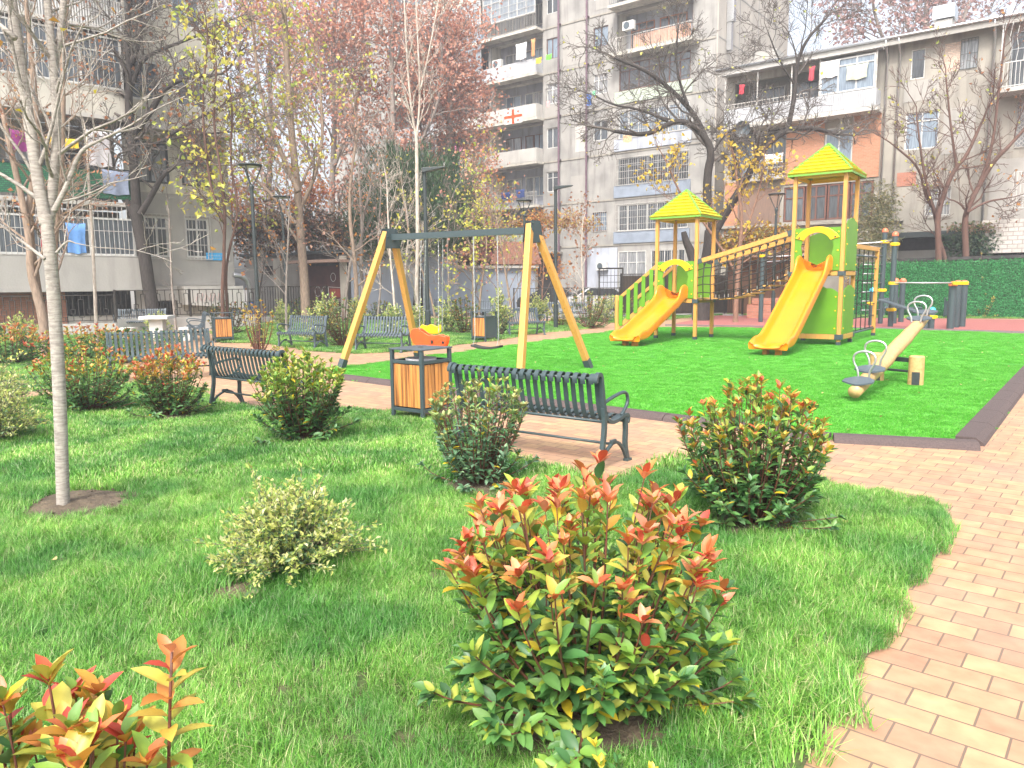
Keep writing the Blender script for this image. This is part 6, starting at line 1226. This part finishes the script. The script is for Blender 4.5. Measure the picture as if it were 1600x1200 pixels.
# backdrop sheds under the right building
t,L=lowblk('low_roof_shed','low dark roofed shed strip just behind the green hedge wall',1392,36.9,1660,31.5,2.55,W_C,2.5,W_D)
t,L=lowblk('rubble_wall','weathered stone wall under the brown framed balcony behind the tall tower',1125,43,1400,38.6,4.6,W_C,.4,W_C)
def fence(label,p,q,h,z0,ornate,base=True,name='iron_railing',step=.16):
    ax=Vector((q[0]-p[0],q[1]-p[1])); L=ax.length; t=thing(name,label,'fence',(p[0],p[1],0),math.atan2(ax.y,ax.x))
    if base: part(t,'base_wall',MT['conc'],(0,L,-.1,.1,-.02,z0))
    b=MB(); b.box(0,L,-.02,.02,z0+h-.03,z0+h); b.box(0,L,-.015,.015,z0+.08,z0+.105); x=step; k=0
    while x<L:
        r=.011
        if ornate:
            if k%2==0:
                zc=z0+h*.42; b.box(x-r,x+r,-r,r,z0+.1,zc-.08); b.box(x-r,x+r,-r,r,zc+.08,z0+h-.03)
                for a,c in(((-.08,-.08),(.08,-.08)),((.08,-.08),(.08,.08)),((.08,.08),(-.08,.08)),((-.08,.08),(-.08,-.08))): b.beam((x+a[0]*.9,0,zc+a[1]),(x+c[0]*.9,0,zc+c[1]),.02,.02,up=(0,1,0))
            else:
                e=step*.42
                for s in(-e,e): b.box(x+s-r,x+s+r,-r,r,z0+.22,z0+h-.16)
                b.box(x-e,x+e,-r,r,z0+h-.17,z0+h-.15); b.box(x-e,x+e,-r,r,z0+.21,z0+.23); b.box(x-r,x+r,-r,r,z0+.1,z0+.21); b.box(x-r,x+r,-r,r,z0+h-.15,z0+h-.03)
        else: b.box(x-r,x+r,-r,r,z0+.1,z0+h-.03)
        x+=step*(1.35 if ornate else .8); k+=1
    b.build('rails',MT['black'],t); n=max(1,int(L/2.4))
    for i in range(n+1): x=L*i/n; part(t,'post',MT['black'],(x-.035,x+.035,-.035,.035,z0,z0+h+.02))
    return t
fence('ornate black iron railing, lower left run before the red brick base',A(-60,500,25.2),A(181,500,27),1.0,.42,True,step=.19)
fence('ornate black iron railing, higher run in front of the dark trunk and pale plinth',A(182,500,27.6),A(402,490,31),1.05,.52,True,step=.19)
fence('plain black railing before the concrete shed',A(402,490,34),A(512,485,36.5),1.35,.3,False)
fence('plain dark railing behind the benches right of the swing',A(803,480,36),A(968,478,36),1.15,.3,False)
t=thing('iron_gate','tall dark iron mesh gate frame in front of the tall block','gate',(*A(935,470,37)[:2],0),0); b=MB(); b.box(0,.06,-.03,.03,0,2.4); b.box(1.15,1.21,-.03,.03,0,2.4); b.box(.06,1.15,-.03,.03,2.34,2.4); b.build('gate_frame',MT['black'],t); grille(t,.06,1.15,.1,2.34,0,m=MT['black'],rows=8,step=.16)
t=fence('dark slatted fence right of the iron gate',A(970,470,37.2),A(1135,470,38.5),2.0,.1,False,name='slatted_fence',step=.1); part(t,'board_backing',wood('dark_boards',(.12,.085,.06),(.06,.045,.035),knots=False,rough=.9),(0,(Vector(A(1135,470,38.5))-Vector(A(970,470,37.2))).length,.05,.09,.1,2.0))
fence('plain dark railing below the board shack',A(1132,480,37.3),A(1160,480,36.4),1.2,.1,False)
# hedge wall
p=Vector(A(1335,480,36)[:2]); q=Vector(A(1720,480,30.5)[:2]); ax=q-p; L=ax.length; t=thing('artificial_hedge_wall','long green artificial hedge wall on the right behind the gym area','hedge wall',(p.x,p.y,0),math.atan2(ax.y,ax.x))
part(t,'backing',mat('dark_green_backing',(.02,.09,.03),(.03,.12,.04),rough=.9),(0,L,0,.1,.05,2.42)); b=MB(); n=26000; P=np.stack([RNG.uniform(0,L,n),np.full(n,-.0)-RNG.uniform(0,.05,n),RNG.uniform(.02,2.44,n)+.05*np.abs(RNG.normal(0,1,n))],1)
leaves(b,P,nrm(RNG.normal(0,1,(n,3))*np.array([1,.35,1])+np.array([0,-.35,-.2])),nrm(RNG.normal(0,.4,(n,3))+np.array([0,-1,.3])),RNG.uniform(.06,.12,n),.035,pick([(.03,.26,.07),(.045,.34,.09),(.02,.18,.05),(.08,.42,.14)],n),False); b.build('leaves',MT['leafd'],t)
# cars behind the railing
def car(x,y,rz,col,label):
    t=thing('parked_car',label,'car',(x,y,0),rz,group='cars parked behind the railing'); pr=[(-2.1,.35),(-2.15,.7),(-1.95,.95),(-1.3,1.02),(-.75,1.42),(.6,1.45),(1.3,1.0),(2.0,.88),(2.15,.6),(2.1,.32)]
    b=MB(); b.prism(pr,-.82,.82); bevel(b.build('body',mat('car_paint',col,rough=.25,coat=.8),t),.07,3); gl=[(-1.15,1.03),(-.7,1.37),(.55,1.39),(1.15,1.02)]
    b=MB(); b.prism(gl,-.835,-.825); b.prism(gl,.825,.835); b.build('window',GL[0],t)
    b=MB(); b.add([(1.32,-.7,1.02),(1.32,.7,1.02),(.66,.62,1.43),(.66,-.62,1.43)],[[0,1,2,3]]); b.build('windscreen',GL[0],t)
    for sx in(-1.35,1.35):
        for sy in(-.84,.84): b=MB(); b.tube([(sx,sy-.09,.33),(sx,sy+.09,.33)],.33,20); w=b.build('wheel',MT['rubber'],t); b=MB(); b.tube([(sx,sy-.10,.33),(sx,sy+.10,.33)],.19,12); b.build('rim',MT['galv'],w)
    for sy in(-.6,.6): part(t,'headlight',MT['white'],(2.08,2.17,sy-.15,sy+.15,.62,.75))
car(*A(934,470,41)[:2],R(185),(.45,.46,.47),'silver car behind the railing in front of the iron gate'); car(*A(868,470,44)[:2],R(160),(.05,.055,.06),'dark car in the arched entrance behind the swing leg')
# fallen leaves
b=MB(); n=220; P=[]
for pl in (LAWN1,TURF):
    q_=np.array(pl); z=np.stack([RNG.uniform(q_[:,0].min(),q_[:,0].max(),400),RNG.uniform(1.5,20,400)],1); z=z[inpoly(z,pl)]; P.append(z[:60])
P.append(np.stack([RNG.uniform(-3,12,70),RNG.uniform(3,20,70)],1)); P=np.concatenate(P); P=np.concatenate([P,np.full((len(P),1),.05)],1); n=len(P)
leaves(b,P,rdir(n)*np.array([1,1,.1]),nrm(rdir(n)*.3+np.array([0,0,1])),RNG.uniform(.03,.06,n),.035,pick([(.5,.36,.16),(.4,.24,.1),(.55,.45,.2)],n),True); tag(b.build('fallen_leaves',MT['leafd']),'scattered dry fallen leaves on the lawn and turf','leaves',kind='stuff')
make_grass()

hz=bpy.data.materials.new('added_haze'); hz.use_nodes=True; n=hz.node_tree.nodes; n.remove(n['Principled BSDF']); v=n.new('ShaderNodeVolumePrincipled'); v.inputs['Color'].default_value=(.93,.95,1,1); v.inputs['Density'].default_value=.0022; v.inputs['Anisotropy'].default_value=.2  # added haze volume that washes out the far and upper view
hz.node_tree.links.new(v.outputs[0],n['Material Output'].inputs['Volume'])
b=MB(); b.box(-70,80,-12,95,-1.2,36); o=b.build('haze',hz); o['kind']='stuff'; o['label']='thin pale haze volume added over the courtyard to wash out the distance'
